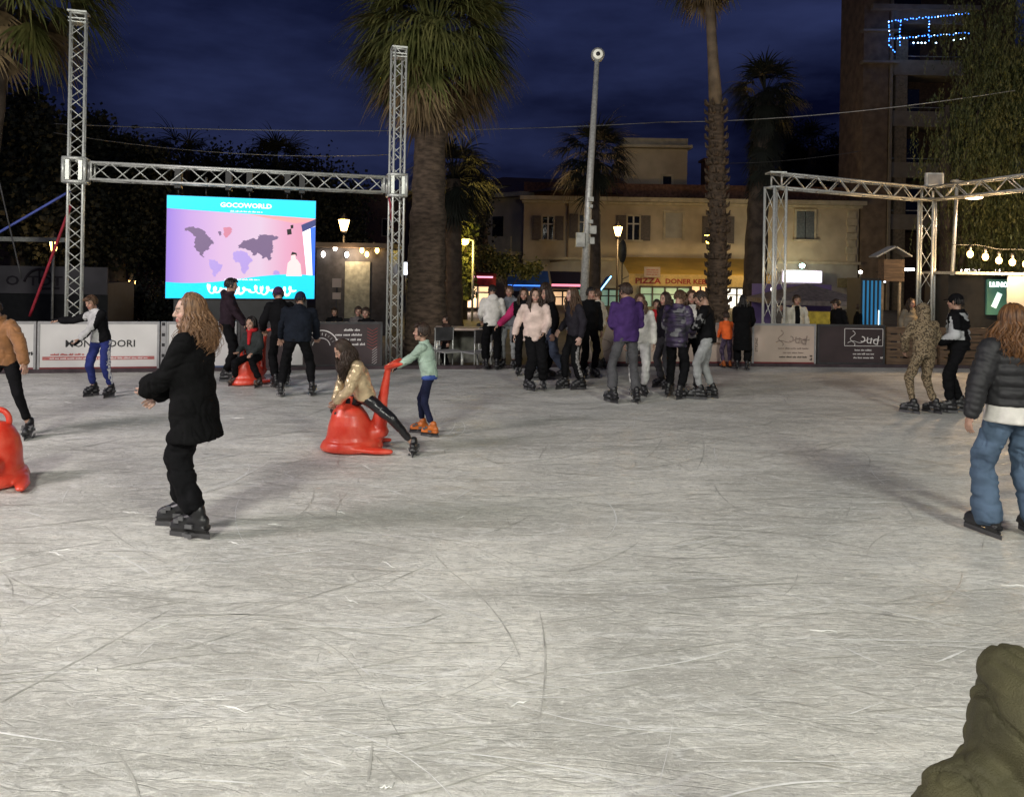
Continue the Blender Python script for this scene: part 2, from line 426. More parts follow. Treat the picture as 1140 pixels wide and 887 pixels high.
    secs += [(P + U*.05, X, Yv, (.15+th)*W_, .108+th), (P + U*.18, (X+R).normalized(), (Yv+Fw).normalized(), (.145+th)*W_, .105+th),
             (P + U*.33, R, Fw, (.15+th)*W_, .11+th), (P + U*.44, R, Fw, (.145+th)*W_, .085+th), (P + U*.505, R, Fw, (.085+th*.5)*W_, .06+th*.5), (P + U*.535, R, Fw, .065+th*.3, .058+th*.3)]
    j.loft(secs, 24); j.cone(S[-1]-U*.01, S[1]-U*.01, .058+th*.6, .058+th*.6)
    rg = 5 if top == 'puffer' else 0
    for sd in (-1, 1):
        e = wr[sd] - (wr[sd]-elbows[sd]).normalized()*(.02)
        loose = {'coat': .034, 'sweater': .008, 'jacket': .006}.get(top, 0)
        j.cone(S[sd], elbows[sd], .055+th*.75, .047+th*.75, 14, None, rg, .16); j.cone(elbows[sd], e, .047+th*.75, .036+th*.6+loose, 14, None, rg, .16)
    if top in ('hoodie', 'jacket', 'coat', 'puffer') and not hood:
        j.tube([NB + U*.03 + (R*math.cos(a)*.075 + Fw*math.sin(a)*.07) for a in np.linspace(0, 2*PI, 13)], .02+th*.25, 8)
    if top == 'hoodie' and not hood:
        j.ell(NB + U*.005 - Fw*.085, (.115, .05, .085), Matrix((R, Fw, U)).transposed())
    if hood:
        j.ell(hp_(0, -.018, .01), (.112*k, .118*k, .135*k), HM); j.cone(NB, hp_(0, -.02, -.05), .10, .10)
    sc(j); sd1 = seed + 11
    a1, a2 = {'puffer': (.006, .004), 'coat': (.012, .006)}.get(top, (.012, .007))
    def dj(p):
        d = a1*vnoise(p*np.array([8, 8, 15]), sd1) + a2*.8*vnoise(p*np.array([22, 22, 36]), sd1+1) - a1*.8*np.clip(1-np.abs(vnoise(p*np.array([8, 8, 12])+1.2*vnoise(p*7, sd1+5)[:, None], sd1+2))/.2, 0, 1)
        if top == 'puffer':
            z = (p/s - np.array(P)) @ np.array(U); x = abs((p/s - np.array(P)) @ np.array(R))
            m = np.clip((.19*W_ - x)/.04, 0, 1)*((z < .46) & (z > -.1)); d = d + m*.022*(np.abs(np.sin(PI*z/.085)) - .6)
        return s*d
    jm = bake(j, 'jacket', [topm or BLACKC], vox*s, 3, dj)
    if frontm is not None:
        fm, fn = frontm; jm.materials.append(fm); nf = len(jm.polygons)
        ce = np.empty(nf*3); jm.polygons.foreach_get('center', ce); no = np.empty(nf*3); jm.polygons.foreach_get('normal', no)
        jm.polygons.foreach_set('material_index', fn((ce.reshape(-1, 3)/s - np.array(P)), no.reshape(-1, 3)).astype(np.int32))
    link('jacket' if top in ('jacket', 'puffer') else {'coat': 'coat', 'hoodie': 'hoodie', 'sweater': 'sweater', 'shirt': 'shirt'}[top], jm, body)
    # ---- gloves
    if gloves:
        for sd in (-1, 1):
            g = MB(); d = (wr[sd]-elbows[sd]).normalized(); g.cone(wr[sd]-d*.02, wr[sd]+d*.08, .033, .034, 10); g.cone(wr[sd]+d*.08, wr[sd]+d*.14, .034, .022, 10)
            g.cone(wr[sd]+d*.03, wr[sd]+d*.07+Fw*.045, .014, .012, 8)
            sc(g); link('glove', bake(g, 'glove', [gloves], .009, 1), body)
    # ---- hair / hats
    hm = HAIRM[hairm]; h = MB(); nl = (170 if near else 60)
    if not hood or hair in ('long',):
        if hair in ('cap', 'beanie'):
            hb = MB(); hb.ell(hp_(0, -.012, .028), (.087*k, .106*k, .098*k), HM)
            if hair == 'cap': hb.cone(hp_(-.035, .105, .035), hp_(.035, .105, .035), .03*k, .03*k, 8, (HU, .25)); hb.cone(hp_(-.02, .13, .03), hp_(.02, .13, .03), .03*k, .03*k, 8, (HU, .25))
            else: hb.tube([hp_(math.cos(a)*.084, math.sin(a)*.104-.012, .01) for a in np.linspace(0, 2*PI, 17)], .014*k, 8)
            sc(hb); link(hair if hair == 'cap' else 'beanie', bake(hb, 'hat', [facing_hat or BLACKC], .008, 1), body)
            hair_locks(h, HC - HU*.01*k, HR, HF, HU, k, nl//2, .02, .009, .002, 70, top=40, seed=seed, fall=2)
        elif hair == 'short':
            h.ell(hp_(0, -.014, .03), (.077*k, .092*k, .088*k), HM)
            hair_locks(h, HC, HR, HF, HU, k, int(nl*1.3), .012, .010, .003, 62, top=90, seed=seed, fall=2)
            for i in range(24): 
                a = random.uniform(-1, 1); p = hp_(.06*a, .02, .115-.02*abs(a)); h.tube([p, hp_(.068*a+.01, .07, .105-.02*abs(a)), hp_(.07*a+.012, .098, .07-.015*abs(a))], [.012*k, .012*k, .004*k], 5)
        elif hair == 'bob':
            h.ell(hp_(0, -.018, .02), (.082*k, .096*k, .1*k), HM)
            hair_locks(h, HC, HR, HF, HU, k, nl, .09, .013, .006, 60, seed=seed, fall=4)
        elif hair == 'bun':
            h.ell(hp_(0, -.018, .02), (.081*k, .096*k, .1*k), HM); h.ell(hp_(0, -.11, .05), (.045*k, .04*k, .045*k), HM)
            hair_locks(h, HC, HR, HF, HU, k, nl//2, .01, .01, .002, 66, seed=seed, fall=2)
        elif hair in ('long', 'verylong'):
            L = .34 if hair == 'long' else .47
            h.ell(hp_(0, -.018, .02), (.082*k, .096*k, .102*k), HM)
            bk = -HF.copy(); bk.z = 0; bk.normalize(); h0 = hp_(0, -.06, -.02)
            sx = HR.copy(); sx.z = 0; sx.normalize()
            h.loft([(h0 + Z*.03, sx, bk, .07, .04), (h0 - Z*L*.35 + bk*.015, sx, bk, .085, .04), (h0 - Z*L*.75 + bk*.035, sx, bk, .075, .03), (h0 - Z*L*.95 + bk*.035, sx, bk, .03, .015)], 12)
            hair_locks(h, HC, HR, HF, HU, k, int(nl*1.5), L, .0115, .022 if near else .012, 66 if near else 54, drop_out=.085 if near else .06, seed=seed)
            if near: hair_locks(h, HC, HR, HF, HU, k, 260, L*1.03, .0022, .03, 64, drop_out=.12, seed=seed+50, ns=4, fall=12)
        if hair != 'none' and h.v: sc(h); h.build('hair', hm, body)
    # ---- skates
    if skates:
        for sd in (-1, 1):
            M = Matrix.Translation((ank[sd] - Z*.15)*s) @ Matrix.Rotation(fyaw[sd], 4, 'Z')
            pt = pitchL if sd < 0 else pitchR
            if pt: M = Matrix.Translation(ank[sd]*s) @ Matrix.Rotation(fyaw[sd], 4, 'Z') @ Matrix.Rotation(R_(pt), 4, 'X') @ Matrix.Translation(-Z*.15*s)
            low = bottom == 'baggy'; sk = link('skate', LOWBOOT if low else BOOTS[skates], body); sk.matrix_local = M @ Matrix.Scale(s*1.12, 4)
            link('blade', BLADE, sk)
            if not low:
                link('buckle', BUCKLE, sk)
                u = (knees[sd]-ank[sd]).normalized(); xr = Matrix.Rotation(fyaw[sd], 3, 'Z') @ X; xr = (xr - u*xr.dot(u)).normalized(); yr = u.cross(xr)
                Mc = Matrix.Translation((ank[sd]+u*.02)*s) @ Matrix((xr, yr, u)).transposed().to_4x4() @ Matrix.Scale(s*1.08, 4)
                cf = link('cuff', CUFFS[skates], sk); cf.matrix_local = sk.matrix_local.inverted() @ Mc
                cb = link('buckle', CBUCKLE, sk); cb.matrix_local = cf.matrix_local
    if extras: extras(body, dict(s=s, P=P, U=U, R=R, F=Fw, NB=NB, HC=HC, HF=HF, HU=HU, HR=HR, wr=wr, S=S, el=elbows))
    return body
# ------------------------------------------------------------------ camera, render, world
cam = bpy.data.cameras.new('camera'); co_ = bpy.data.objects.new('camera', cam); COL.objects.link(co_); SC.camera = co_
cam.sensor_fit = 'HORIZONTAL'; cam.sensor_width = 36; cam.lens = 36*FPX/1140; cam.shift_y = (HZ-443.5)/1140; cam.clip_start = .05; cam.clip_end = 2000
co_.matrix_world = Matrix(((CR, -SR_, 0, 0), (0, 0, -1, 0), (SR_, CR, 0, CAMH), (0, 0, 0, 1)))
SC.view_settings.view_transform = 'Standard'; SC.view_settings.look = 'None'; SC.view_settings.gamma = 1; SC.view_settings.exposure = 0
w = bpy.data.worlds.new('World'); SC.world = w; w.use_nodes = True; t = w.node_tree; N, L = t.nodes, t.links
bg = N['Background']; sky = N.new('ShaderNodeTexSky'); sky.sky_type = 'NISHITA'; sky.sun_disc = False
sky.sun_elevation = R_(-2.5); sky.sun_rotation = R_(200)
hs = N.new('ShaderNodeMix'); hs.data_type = 'RGBA'; hs.blend_type = 'MULTIPLY'; hs.inputs[0].default_value = 1; hs.inputs[7].default_value = (.07, .13, .62, 1)
L.new(sky.outputs[0], hs.inputs[6])
tc = N.new('ShaderNodeTexCoord'); mp = N.new('ShaderNodeMapping'); mp.inputs['Scale'].default_value = (1.3, 1.3, 4.5); mp.inputs['Location'].default_value = (.35, .1, .3)
nz = N.new('ShaderNodeTexNoise'); nz.inputs['Scale'].default_value = 1.7; nz.inputs['Detail'].default_value = 7; nz.inputs['Roughness'].default_value = .55
L.new(tc.outputs['Generated'], mp.inputs[0]); L.new(mp.outputs[0], nz.inputs['Vector'])
rp = N.new('ShaderNodeValToRGB'); rp.color_ramp.elements[0].position = .40; rp.color_ramp.elements[1].position = .72; L.new(nz.outputs[0], rp.inputs[0])
rp.color_ramp.elements[0].color = (.0008, .0013, .0085, 1); rp.color_ramp.elements[1].color = (.022, .030, .088, 1)
em_ = N.new('ShaderNodeMix'); em_.data_type = 'RGBA'; em_.blend_type = 'ADD'; em_.inputs[0].default_value = 1
sc1 = N.new('ShaderNodeVectorMath'); sc1.operation = 'SCALE'; sc1.inputs[3].default_value = 10.0   # cloud layer, before the background strength
L.new(rp.outputs[0], sc1.inputs[0]); L.new(hs.outputs[2], em_.inputs[6]); L.new(sc1.outputs[0], em_.inputs[7])
L.new(em_.outputs[2], bg.inputs[0]); bg.inputs[1].default_value = .1

def lamp(name, kind, loc, power, col, parent=None, size=.1, aim=None, spot=120, blend=.6):
    l = bpy.data.lights.new(name, kind); l.energy = power; l.color = col
    if kind == 'SPOT': l.spot_size = R_(spot); l.spot_blend = blend
    if kind == 'AREA': l.size = size
    else: l.shadow_soft_size = size
    o = bpy.data.objects.new(name, l); COL.objects.link(o); o.location = loc
    if aim is not None:
        o.rotation_euler = (Vector(aim) - Vector(loc)).to_track_quat('-Z', 'Y').to_euler()
    return o

# ------------------------------------------------------------------ materials for the place
ALU = pm('aluminium_truss', (.62, .64, .60), .38, .35, var=.12, vs=30)
ALUD = pm('weathered_aluminium', (.45, .45, .42), .45, .3, var=.2, vs=20)
BLK = pm('black_paint', (.012, .012, .013), .5, var=.3)
DARK = pm('dark_grey_paint', (.04, .04, .042), .6, var=.3)
WALL = pm('cream_render_wall', (.46, .385, .27), .9, var=.13, vs=1.1, bump=.3, bs=30)
WALLG = pm('pale_ground_floor_render', (.36, .34, .29), .9, var=.15, vs=1.3, bump=.3, bs=30)
TRIM = pm('stone_trim', (.46, .40, .28), .85, var=.15, vs=3)
BROWN = pm('brown_brick_cladding', (.20, .145, .095), .9, var=.25, vs=2, bump=.3, bs=25)
ROOF = pm('roof_tiles', (.16, .08, .05), .9, var=.35, vs=6, bump=.6, bs=30)
SHUT = pm('shutter_paint', (.12, .10, .09), .7, var=.2)
SHUTG = pm('grey_shutter_paint', (.14, .16, .17), .6, var=.15)
GLASS = pm('dark_window_glass', (.012, .014, .018), .08, var=.3, vs=2)
CONC = pm('balcony_concrete', (.28, .24, .18), .9, var=.15, vs=2)
BARK = pm('palm_bark', (.10, .072, .05), .95, var=.45, vs=5, bump=1, bs=18, stretch=(1, 1, 3))
BARK2 = pm('dark_bark', (.06, .045, .035), .95, var=.4, vs=4, bump=1, bs=12)
LEAFM = pm('palm_leaf_green', (.07, .085, .02), .6, var=.5, vs=3, col2=(.18, .175, .055))
LEAFD = pm('palm_leaf_dry', (.20, .14, .07), .8, var=.4, vs=4)
LEAFK = pm('shaded_foliage', (.009, .012, .007), .7, var=.4, vs=1.5)  # near-black base colour holds the shade beyond the floodlights' reach
LEAFP = pm('pepper_tree_leaf', (.055, .075, .022), .6, var=.45, vs=1.2, col2=(.12, .12, .035))
PAVE = pm('plaza_paving', (.08, .075, .07), .8, var=.25, vs=1.5, bump=.3, bs=20)
WOOD = pm('weathered_wood', (.12, .075, .045), .8, var=.35, vs=3, stretch=(1, 8, 8), bump=.3)
WHITEP = pm('white_panel', (.60, .59, .57), .6, var=.05, vs=2)
BEIGE = pm('beige_banner', (.50, .40, .33), .65, var=.08, vs=2)
DKBAN = pm('dark_banner', (.045, .03, .032), .6, var=.2, vs=2)
DKRED = pm('dark_red_band', (.16, .02, .025), .6, var=.15)
INK = pm('black_ink', (.015, .015, .015), .6, var=.1)
REDINK = pm('red_ink', (.45, .05, .04), .6, var=.1)
WHINK = pm('white_ink', (.75, .72, .70), .6, var=.05)
GREYP = pm('grey_plastic', (.30, .30, .30), .5, var=.1)
REDPL = pm('red_moulded_plastic', (.62, .035, .015), .38, col2=(.70, .09, .05), vs=9, bump=.12, bs=12, coat=.15)

# ------------------------------------------------------------------ ground and ice
g = MB(); g.poly([(-400, -60, -.25), (400, -60, -.25), (400, 700, -.25), (-400, 700, -.25)]); g.build('plaza_ground', PAVE, kind='structure')
EDGE = [(-330, 419), (0, 416), (178, 414), (425, 411), (530, 411), (655, 408), (838, 408), (1060, 410), (1140, 412), (1500, 418)]
EP = [gnd(x, y) for x, y in EDGE]
def ice_mat():
    m, t, N, L, B = nt('scratched_ice')
    tc = N.new('ShaderNodeTexCoord')
    def noise(scale, det, vec=None, rough=.55, dist=0):
        n = N.new('ShaderNodeTexNoise'); n.inputs['Scale'].default_value = scale; n.inputs['Detail'].default_value = det; n.inputs['Roughness'].default_value = rough; n.inputs['Distortion'].default_value = dist
        L.new(vec or tc.outputs['Object'], n.inputs['Vector']); return n.outputs[0]
    def mapped(rz, sx, sy, off=0):
        p = N.new('ShaderNodeMapping'); p.inputs['Rotation'].default_value = (0, 0, R_(rz)); p.inputs['Scale'].default_value = (sx, sy, 1); p.inputs['Location'].default_value = (off, off*2, 0)
        L.new(tc.outputs['Object'], p.inputs[0]); return p.outputs[0]
    def ramp(v, a, b, c0=0., c1=1.):
        r = N.new('ShaderNodeMapRange'); r.interpolation_type = 'SMOOTHSTEP'; r.inputs[1].default_value = a; r.inputs[2].default_value = b; r.inputs[3].default_value = c0; r.inputs[4].default_value = c1
        L.new(v, r.inputs[0]); return r.outputs[0]
    def math_(op, a, b):
        q = N.new('ShaderNodeMath'); q.operation = op
        for i, x in enumerate((a, b)):
            if isinstance(x, (int, float)): q.inputs[i].default_value = x
            else: L.new(x, q.inputs[i])
        return q.outputs[0]
    def mix(f, a, b):
        q = N.new('ShaderNodeMix'); q.data_type = 'RGBA'
        if isinstance(f, float): q.inputs[0].default_value = f
        else: L.new(f, q.inputs[0])
        for i, x in ((6, a), (7, b)):
            if isinstance(x, tuple): q.inputs[i].default_value = (*x, 1)
            else: L.new(x, q.inputs[i])
        return q.outputs[2]
    # broad wet / worn patches
    c = mix(ramp(noise(.7, 8, mapped(12, .6, 1.2), .70, 1.2), .36, .66), (.47, .462, .42), (.80, .785, .72))
    # smears where skaters brake
    c = mix(math_('MULTIPLY', ramp(noise(1.1, 6, mapped(-8, .45, 2.6, 5), .62, .8), .5, .72), .55), c, (.42, .41, .385))
    # swept snow, two directions
    c = mix(math_('MULTIPLY', ramp(noise(3.2, 6, mapped(20, .5, 3, 3), .65, 1.2), .50, .70), .55), c, (.88, .88, .85))
    c = mix(math_('MULTIPLY', ramp(noise(5.5, 8, mapped(8, .75, 1.9), .74, 2.2), .47, .60), .50), c, (.40, .395, .365))
    c = mix(math_('MULTIPLY', ramp(noise(8, 8, mapped(-20, .8, 1.6, 9), .74, 2.5), .50, .62), .55), c, (.88, .87, .81))
    # blade scratches: thin warped ridges in several directions
    allr = None
    for i, (rz, sx, sy, sc, wd) in enumerate(((9, .4, 1.7, 1.6, .012), (-18, .4, 1.9, 1.3, .012), (33, .4, 1.6, 1.5, .014), (70, .4, 1.4, 1.1, .010), (-48, .5, 1.5, 1.2, .010), (22, .45, 2.0, 2.6, .018), (-9, .45, 2.1, 3.0, .018), (15, .5, 2.0, 4.2, .022))):
        v = noise(sc, 2.0, mapped(rz, sx, sy, i*7.3), .45, .9)
        d = math_('ABSOLUTE', math_('SUBTRACT', v, .5), 0)
        line = math_('SUBTRACT', 1., ramp(d, 0, wd))
        msk = ramp(noise(1.3, 2, mapped(rz, .5, 1, 20+i*3)), .44, .58)
        q = math_('MULTIPLY', line, msk)
        allr = q if allr is None else math_('MAXIMUM', allr, q)
        if i in (0, 3, 5): c = mix(math_('MULTIPLY', q, .34), c, (.38, .375, .34))
        elif i in (1, 6): c = mix(math_('MULTIPLY', q, .38), c, (.9, .9, .88))
        else: c = mix(math_('MULTIPLY', q, .34), c, (.38, .375, .35))
    # fine shavings
    fn = noise(55, 6, None, .75); c = mix(math_('MULTIPLY', ramp(fn, .50, .66), .34), c, (.93, .93, .91))
    fd = noise(14, 7, None, .78); c = mix(math_('MULTIPLY', ramp(fd, .50, .64), .55), c, (.44, .44, .41))
    L.new(c, B.inputs['Base Color'])
    L.new(ramp(noise(2.0, 5, mapped(5, .5, 2)), .35, .65, .42, .75), B.inputs['Roughness'])
    B.inputs['Specular IOR Level'].default_value = .25
    h = math_('ADD', math_('MULTIPLY', fn, .6), math_('MULTIPLY', noise(9, 8, mapped(8, .7, 1.8), .74, 2.0), 2.2))
    h = math_('SUBTRACT', h, math_('MULTIPLY', allr, .35))
    bm = N.new('ShaderNodeBump'); bm.inputs['Strength'].default_value = .6; bm.inputs['Distance'].default_value = .016
    L.new(h, bm.inputs['Height']); L.new(bm.outputs[0], B.inputs['Normal']); return m
ICE = ice_mat()
CUTD = pm('ice_cut_dark', (.48, .472, .435), .4, var=.3, vs=9); CUTW = pm('ice_shavings_white', (.76, .76, .74), .8, var=.1, vs=20)
ib = MB()
pts = [(-16, -7, 0), (16, -7, 0)] + [tuple(p) for p in reversed(EP)]
ib.poly(pts, .25, (0, 0, -1))
# long curved cuts left by blades, 3 mm proud of the sheet
rnd = random.Random(11)
for i in range(3600):
    x, y = rnd.uniform(-11, 12), rnd.uniform(2.2, 13.5)**1.0
    a = rnd.gauss(.05, .35) if rnd.random() < .72 else rnd.uniform(0, PI); Ln = rnd.uniform(.15, 1.6)*rnd.random()+.12; cv = rnd.gauss(0, .9)
    wd = rnd.uniform(.0010, .0034)*(1 + y/6); wh = rnd.random() < .3; n = 9; vs = []
    for j in range(n+1):
        ww = wd*math.sin(PI*(j+.2)/(n+.4))**.6*rnd.uniform(.6, 1.3); d = Vector((math.cos(a), math.sin(a), 0)); nn = Vector((-d.y, d.x, 0))
        vs += [(x+nn.x*ww, y+nn.y*ww, .003+.00001*(i % 90)), (x-nn.x*ww, y-nn.y*ww, .003+.00001*(i % 90))]
        x += d.x*Ln/n; y += d.y*Ln/n; a += cv*Ln/n*.6 + rnd.gauss(0, .012)
    if y > 13.2: continue
    ib.add(vs, [(2*j, 2*j+1, 2*j+3, 2*j+2) for j in range(n)], 2 if wh else 1)
# ridges of ice shavings
for i in range(40):
    x, y = rnd.uniform(-9, 9), rnd.uniform(2.2, 11); a = rnd.gauss(0, .5); Ln = rnd.uniform(.04, .2)
    if rnd.random() < .5: x, y = rnd.gauss(-1.2, 2.0), rnd.gauss(4.4, .9)
    d = Vector((math.cos(a), math.sin(a), 0)); P0 = Vector((x, y, .002)); m_ = 6
    ib.tube([P0 + d*(Ln*j/m_) + Vector((0, rnd.uniform(-.012, .012), 0)) for j in range(m_+1)], [max(.0015, rnd.uniform(.002, .005)*math.sin(PI*(j+.15)/(m_+.3))) for j in range(m_+1)], 5, 2)
ib.build('ice_rink', [ICE, CUTD, CUTW], kind='structure')
kb = MB()
for a, b in zip(EP[:-1], EP[1:]):
    kb.bar(a + Vector((0, .07, .02)), b + Vector((0, .07, .02)), .14, .08)
kb.build('rink_kerb', pm('rubber_edge', (.05, .035, .04), .8), kind='structure')

# ------------------------------------------------------------------ barriers
def edge_pt(px, off=0.0):
    x, _ = ray(px, 412)
    for a, b in zip(EP[:-1], EP[1:]):
        ax, bx = a.x/a.y, b.x/b.y
        if ax <= x <= bx:
            # intersect ray x*Y with segment
            d = b-a; tt = (x*a.y - a.x)/(d.x - x*d.y); p = a + d*tt
            n = Vector((-d.y, d.x, 0)).normalized(); return p + n*off, d.normalized()
def barrier(x0, x1, face, label, h=.82, group='advert barriers round the rink', frame_=GREYP, base=DKRED):
    p0, d = edge_pt(x0, .02); p1, _ = edge_pt(x1, .02); d = (p1-p0).normalized(); W = (p1-p0).length
    o = empty('barrier', p0, label, 'barrier', group, math.atan2(d.y, d.x))
    b = MB(); b.box((W/2, .05, h/2+.03), (W-.02, .03, h-.10)); b.build('panel', face, o)
    f = MB(); f.box((W/2, .05, h), (W, .05, .04)); f.box((.015, .052, h/2), (.035, .06, h)); f.box((W-.015, .052, h/2), (.035, .06, h)); f.build('frame', frame_, o)
    if base:
        f = MB(); f.box((W/2, .045, .045), (W-.04, .045, .085)); f.build('kick_strip', base, o)
    return o, W
TX = lambda x, z, y=.031: Matrix.Translation((x, y, z)) @ Matrix.Rotation(PI/2, 4, 'X')
o, W = barrier(-70, 38, WHITEP, 'barrier panel behind the man in the brown jacket')
scribble('lettering', INK, o, W*.86, .33, .25, .08, seed=1)
o, W = barrier(40, 176, WHITEP, 'white barrier panel with large black serif lettering and red lines')
text('lettering', 'MONDADORI', .165, INK, o, TX(W*.51, .47), bold=.012, sx=1.05)
s_ = MB(); s_.box((W*.5, .030, .235), (W*.92, .006, .055)); s_.build('red_stripe', pm('red_stripe_ink', (.42, .13, .12), .6, var=.2, vs=30), o)
scribble('lettering', REDINK, o, W*.24, .30, .5, .035, seed=2); scribble('lettering', WHINK, o, W*.5, .235, W*.8, .03, .025, seed=3)
o2 = empty('barrier_post', edge_pt(180)[0], 'grey perforated post between the two white barrier panels', 'post')
b = MB(); b.box((0, .07, .42), (.085, .05, .84)); b.build('post', GREYP, o2)
b = MB(); [b.box((0, .043, z), (.05, .008, .05)) for z in (.8, .62, .45, .27)]; b.build('hole', BLK, o2)
o, W = barrier(184, 262, WHITEP, 'white barrier panel behind the girl in the long black coat', base=pm('blue_band', (.05, .09, .2), .6))
scribble('lettering', GREYP, o, W*.25, .55, .3, .05, seed=4); scribble('lettering', GREYP, o, W*.25, .42, .3, .04, seed=5)
o, W = barrier(264, 342, DKBAN, 'dark barrier panel behind the child on the red seal and the dark clad skaters', frame_=DARK, base=DARK)
w_ = MB(); w_.box((W*.8, .031, .3), (.3, .006, .45)); w_.build('white_poster', WHITEP, o)
o, W = barrier(344, 425, DKBAN, 'dark barrier panel with half ring emblem, white text lines and red chevrons', frame_=DARK, base=DARK)
r = MB()
for rr_, th_ in ((.30, .018), (.16, .014)):
    for k in range(20):
        a0, a1 = PI*(.05 + .045*k), PI*(.05+.045*(k+1)); c0 = Vector((.20, .03, .40))
        q = lambda a, rad: c0 + Vector((math.cos(a)*rad, 0, math.sin(a)*rad))
        r.poly([q(a0, rr_), q(a1, rr_), q(a1, rr_-th_), q(a0, rr_-th_)], .004, (0, -1, 0))
for k in range(9):
    a = PI*(.14+.085*k); r.bar(c0 + Vector((math.cos(a)*.2, 0, math.sin(a)*.2)), c0 + Vector((math.cos(a)*.245, 0, math.sin(a)*.245)), .012, .004)
r.build('emblem', WHINK, o)
for i, s__ in enumerate(('SCUOLA', 'PATTINAGGIO', 'ARTISTICO E', 'SU GHIACCIO')):
    scribble('lettering', WHINK, o, W*(.57, .54, .53, .59)[i], .70-.085*i, (.26, .48, .44, .40)[i], .045, seed=6+i)
c = MB(); c2 = MB()
for k in range(7):
    z = .73-.055*k
    for sg in (-1, 1): c.bar((W*.86+sg*.0, .03, z-.05), (W*.86+sg*.09, .03, z), .014, .004)
for k in range(7):
    c2.bar((W*.86, .03, .33-.045*k), (W*.86+.09, .03, .40-.045*k), .012, .004)
c.build('chevron', REDINK, o); c2.build('diagonal_stripe', WHINK, o)
o, W = barrier(640, 699, BEIGE, 'beige barrier panel between the white shirted man and the purple hoodie')
e_ = MB(); e_.tube([(W*.5+.2*math.cos(a), .03, .4+.12*math.sin(a)) for a in np.linspace(0, 2*PI, 25)], .006, 5); e_.build('oval_mark', pm('grey_ink', (.25, .2, .17), .6), o)
o, W = barrier(700, 722, DKBAN, 'small dark barrier panel with pale frame and round logos', frame_=pm('cream_frame', (.55, .45, .36), .6))
e_ = MB()
for z in (.28, .55): e_.tube([(W*.45+.1*math.cos(a), .03, z+.075*math.sin(a)) for a in np.linspace(0, 2*PI, 21)], .012, 5)
e_.build('round_logo', BEIGE, o)
o, W = barrier(723, 836, BEIGE, 'beige barrier panel behind the small child in orange')
scribble('lettering', pm('brown_ink', (.2, .12, .08), .6), o, W*.5, .45, .9, .07, seed=12)
KL = pm('grey_brown_ink', (.26, .2, .17), .6)
def script(o, W, mat, x, z, size):   # flowing handwritten word: slanted letters joined by a swash
    sh = Matrix(((1, .35, 0, 0), (0, 1, 0, 0), (0, 0, 1, 0), (0, 0, 0, 1)))
    text('lettering', 'Kloud', size*1.25, mat, o, TX(x, z) @ sh, bold=-.006)
    b = MB(); b.tube([(x + size*(-1.6+3.4*i/20), .029, z - size*.45 + size*.13*math.sin(i*.6) + i*.004) for i in range(21)], .006, 5)
    b.tube([(x - size*1.1 + size*.25*math.sin(i*.55), .029, z + size*(.75-1.5*i/16)) for i in range(17)], .006, 5); b.build('swash', mat, o)
o, W = barrier(838, 909, BEIGE, 'beige barrier panel with slanted handwriting, below the man in the white jacket')
script(o, W, KL, W*.62, .56, .2); [scribble('lettering', (KL, KL, INK)[q], o, W*.64, .36-.085*q, (.6, .4, .55)[q], .035, seed=20+q) for q in range(3)]
text('lettering', 'STYLING', .07, INK, o, TX(.09, .42) @ Matrix.Rotation(PI/2, 4, 'Z')); scribble('lettering', INK, o, W*.92, .22, .03, .05, seed=24); scribble('lettering', INK, o, W*.92, .15, .03, .05, seed=25)
o, W = barrier(911, 986, DKBAN, 'dark barrier panel with white handwriting in a thin frame', frame_=DARK, base=DARK)
script(o, W, WHINK, W*.68, .57, .2); [scribble('lettering', WHINK, o, W*.68, .34-.075*q, (.35, .42, .40)[q], .035, seed=30+q) for q in range(3)]; scribble('lettering', WHINK, o, W*.95, .2, .03, .05, seed=34)
f = MB(); zz = (.42, .76); xx = (W*.40, W*.97)
for z in zz: f.box((W*.685, .030, z), (W*.57, .004, .01))
for x in xx: f.box((x, .030, .59), (.01, .004, .33))
f.build('thin_frame', WHINK, o)
# wooden pallets standing as a barrier
for i, (a, b_) in enumerate(((988, 1046), (1048, 1106), (1108, 1170))):
    p0, d = edge_pt(a, .03); p1, _ = edge_pt(b_, .03); W = (p1-p0).length
    o = empty('pallet', p0, ('dark wooden pallet barrier left of the camouflage skater', 'dark wooden pallet barrier behind the black and white jacket', 'dark wooden pallet barrier behind the girl in blue jeans')[i], 'pallet', 'wooden pallets along the rink edge', math.atan2(d.y, d.x))
    for k in range(5):
        b = MB(); b.box((W/2, .05, .12+.155*k), (W-.03, .025, .12)); b.build('board', WOOD, o)
    for x in (.06, W/2, W-.06):
        b = MB(); b.box((x, .10, .4), (.08, .07, .8)); b.build('upright', WOOD, o)
# ------------------------------------------------------------------ trusses
def truss(mb, p0, p1, w=.29, roll=0, step=.33, r=.024, rd=.011, ends=True):
    p0, p1 = Vector(p0), Vector(p1); d = (p1-p0); Ln = d.length; d.normalize(); x, y = frame(d)
    q = Matrix.Rotation(roll, 3, d); x, y = q @ x, q @ y; h = w/2
    cs = [x*h+y*h, -x*h+y*h, -x*h-y*h, x*h-y*h]
    for c in cs: mb.tube([p0+c, p1+c], r, 8)
    n = max(2, int(Ln/step)); 
    for f in range(4):
        a, b = cs[f], cs[(f+1) % 4]
        for i in range(n):
            t0, t1 = Ln*i/n, Ln*(i+1)/n
            if i % 2: a_, b_ = b, a
            else: a_, b_ = a, b
            mb.tube([p0+d*t0+a_, p0+d*t1+b_], rd, 5)
        if ends:
            for t in (.02, Ln-.02): mb.tube([p0+d*t+a, p0+d*t+b], r*.8, 6)
TL = at(83, 300, 13.4); TL.z = 0; TR = at(440, 300, 15.0); TR.z = 0
bd = (TR-TL).normalized(); brz = math.atan2(bd.y, bd.x)
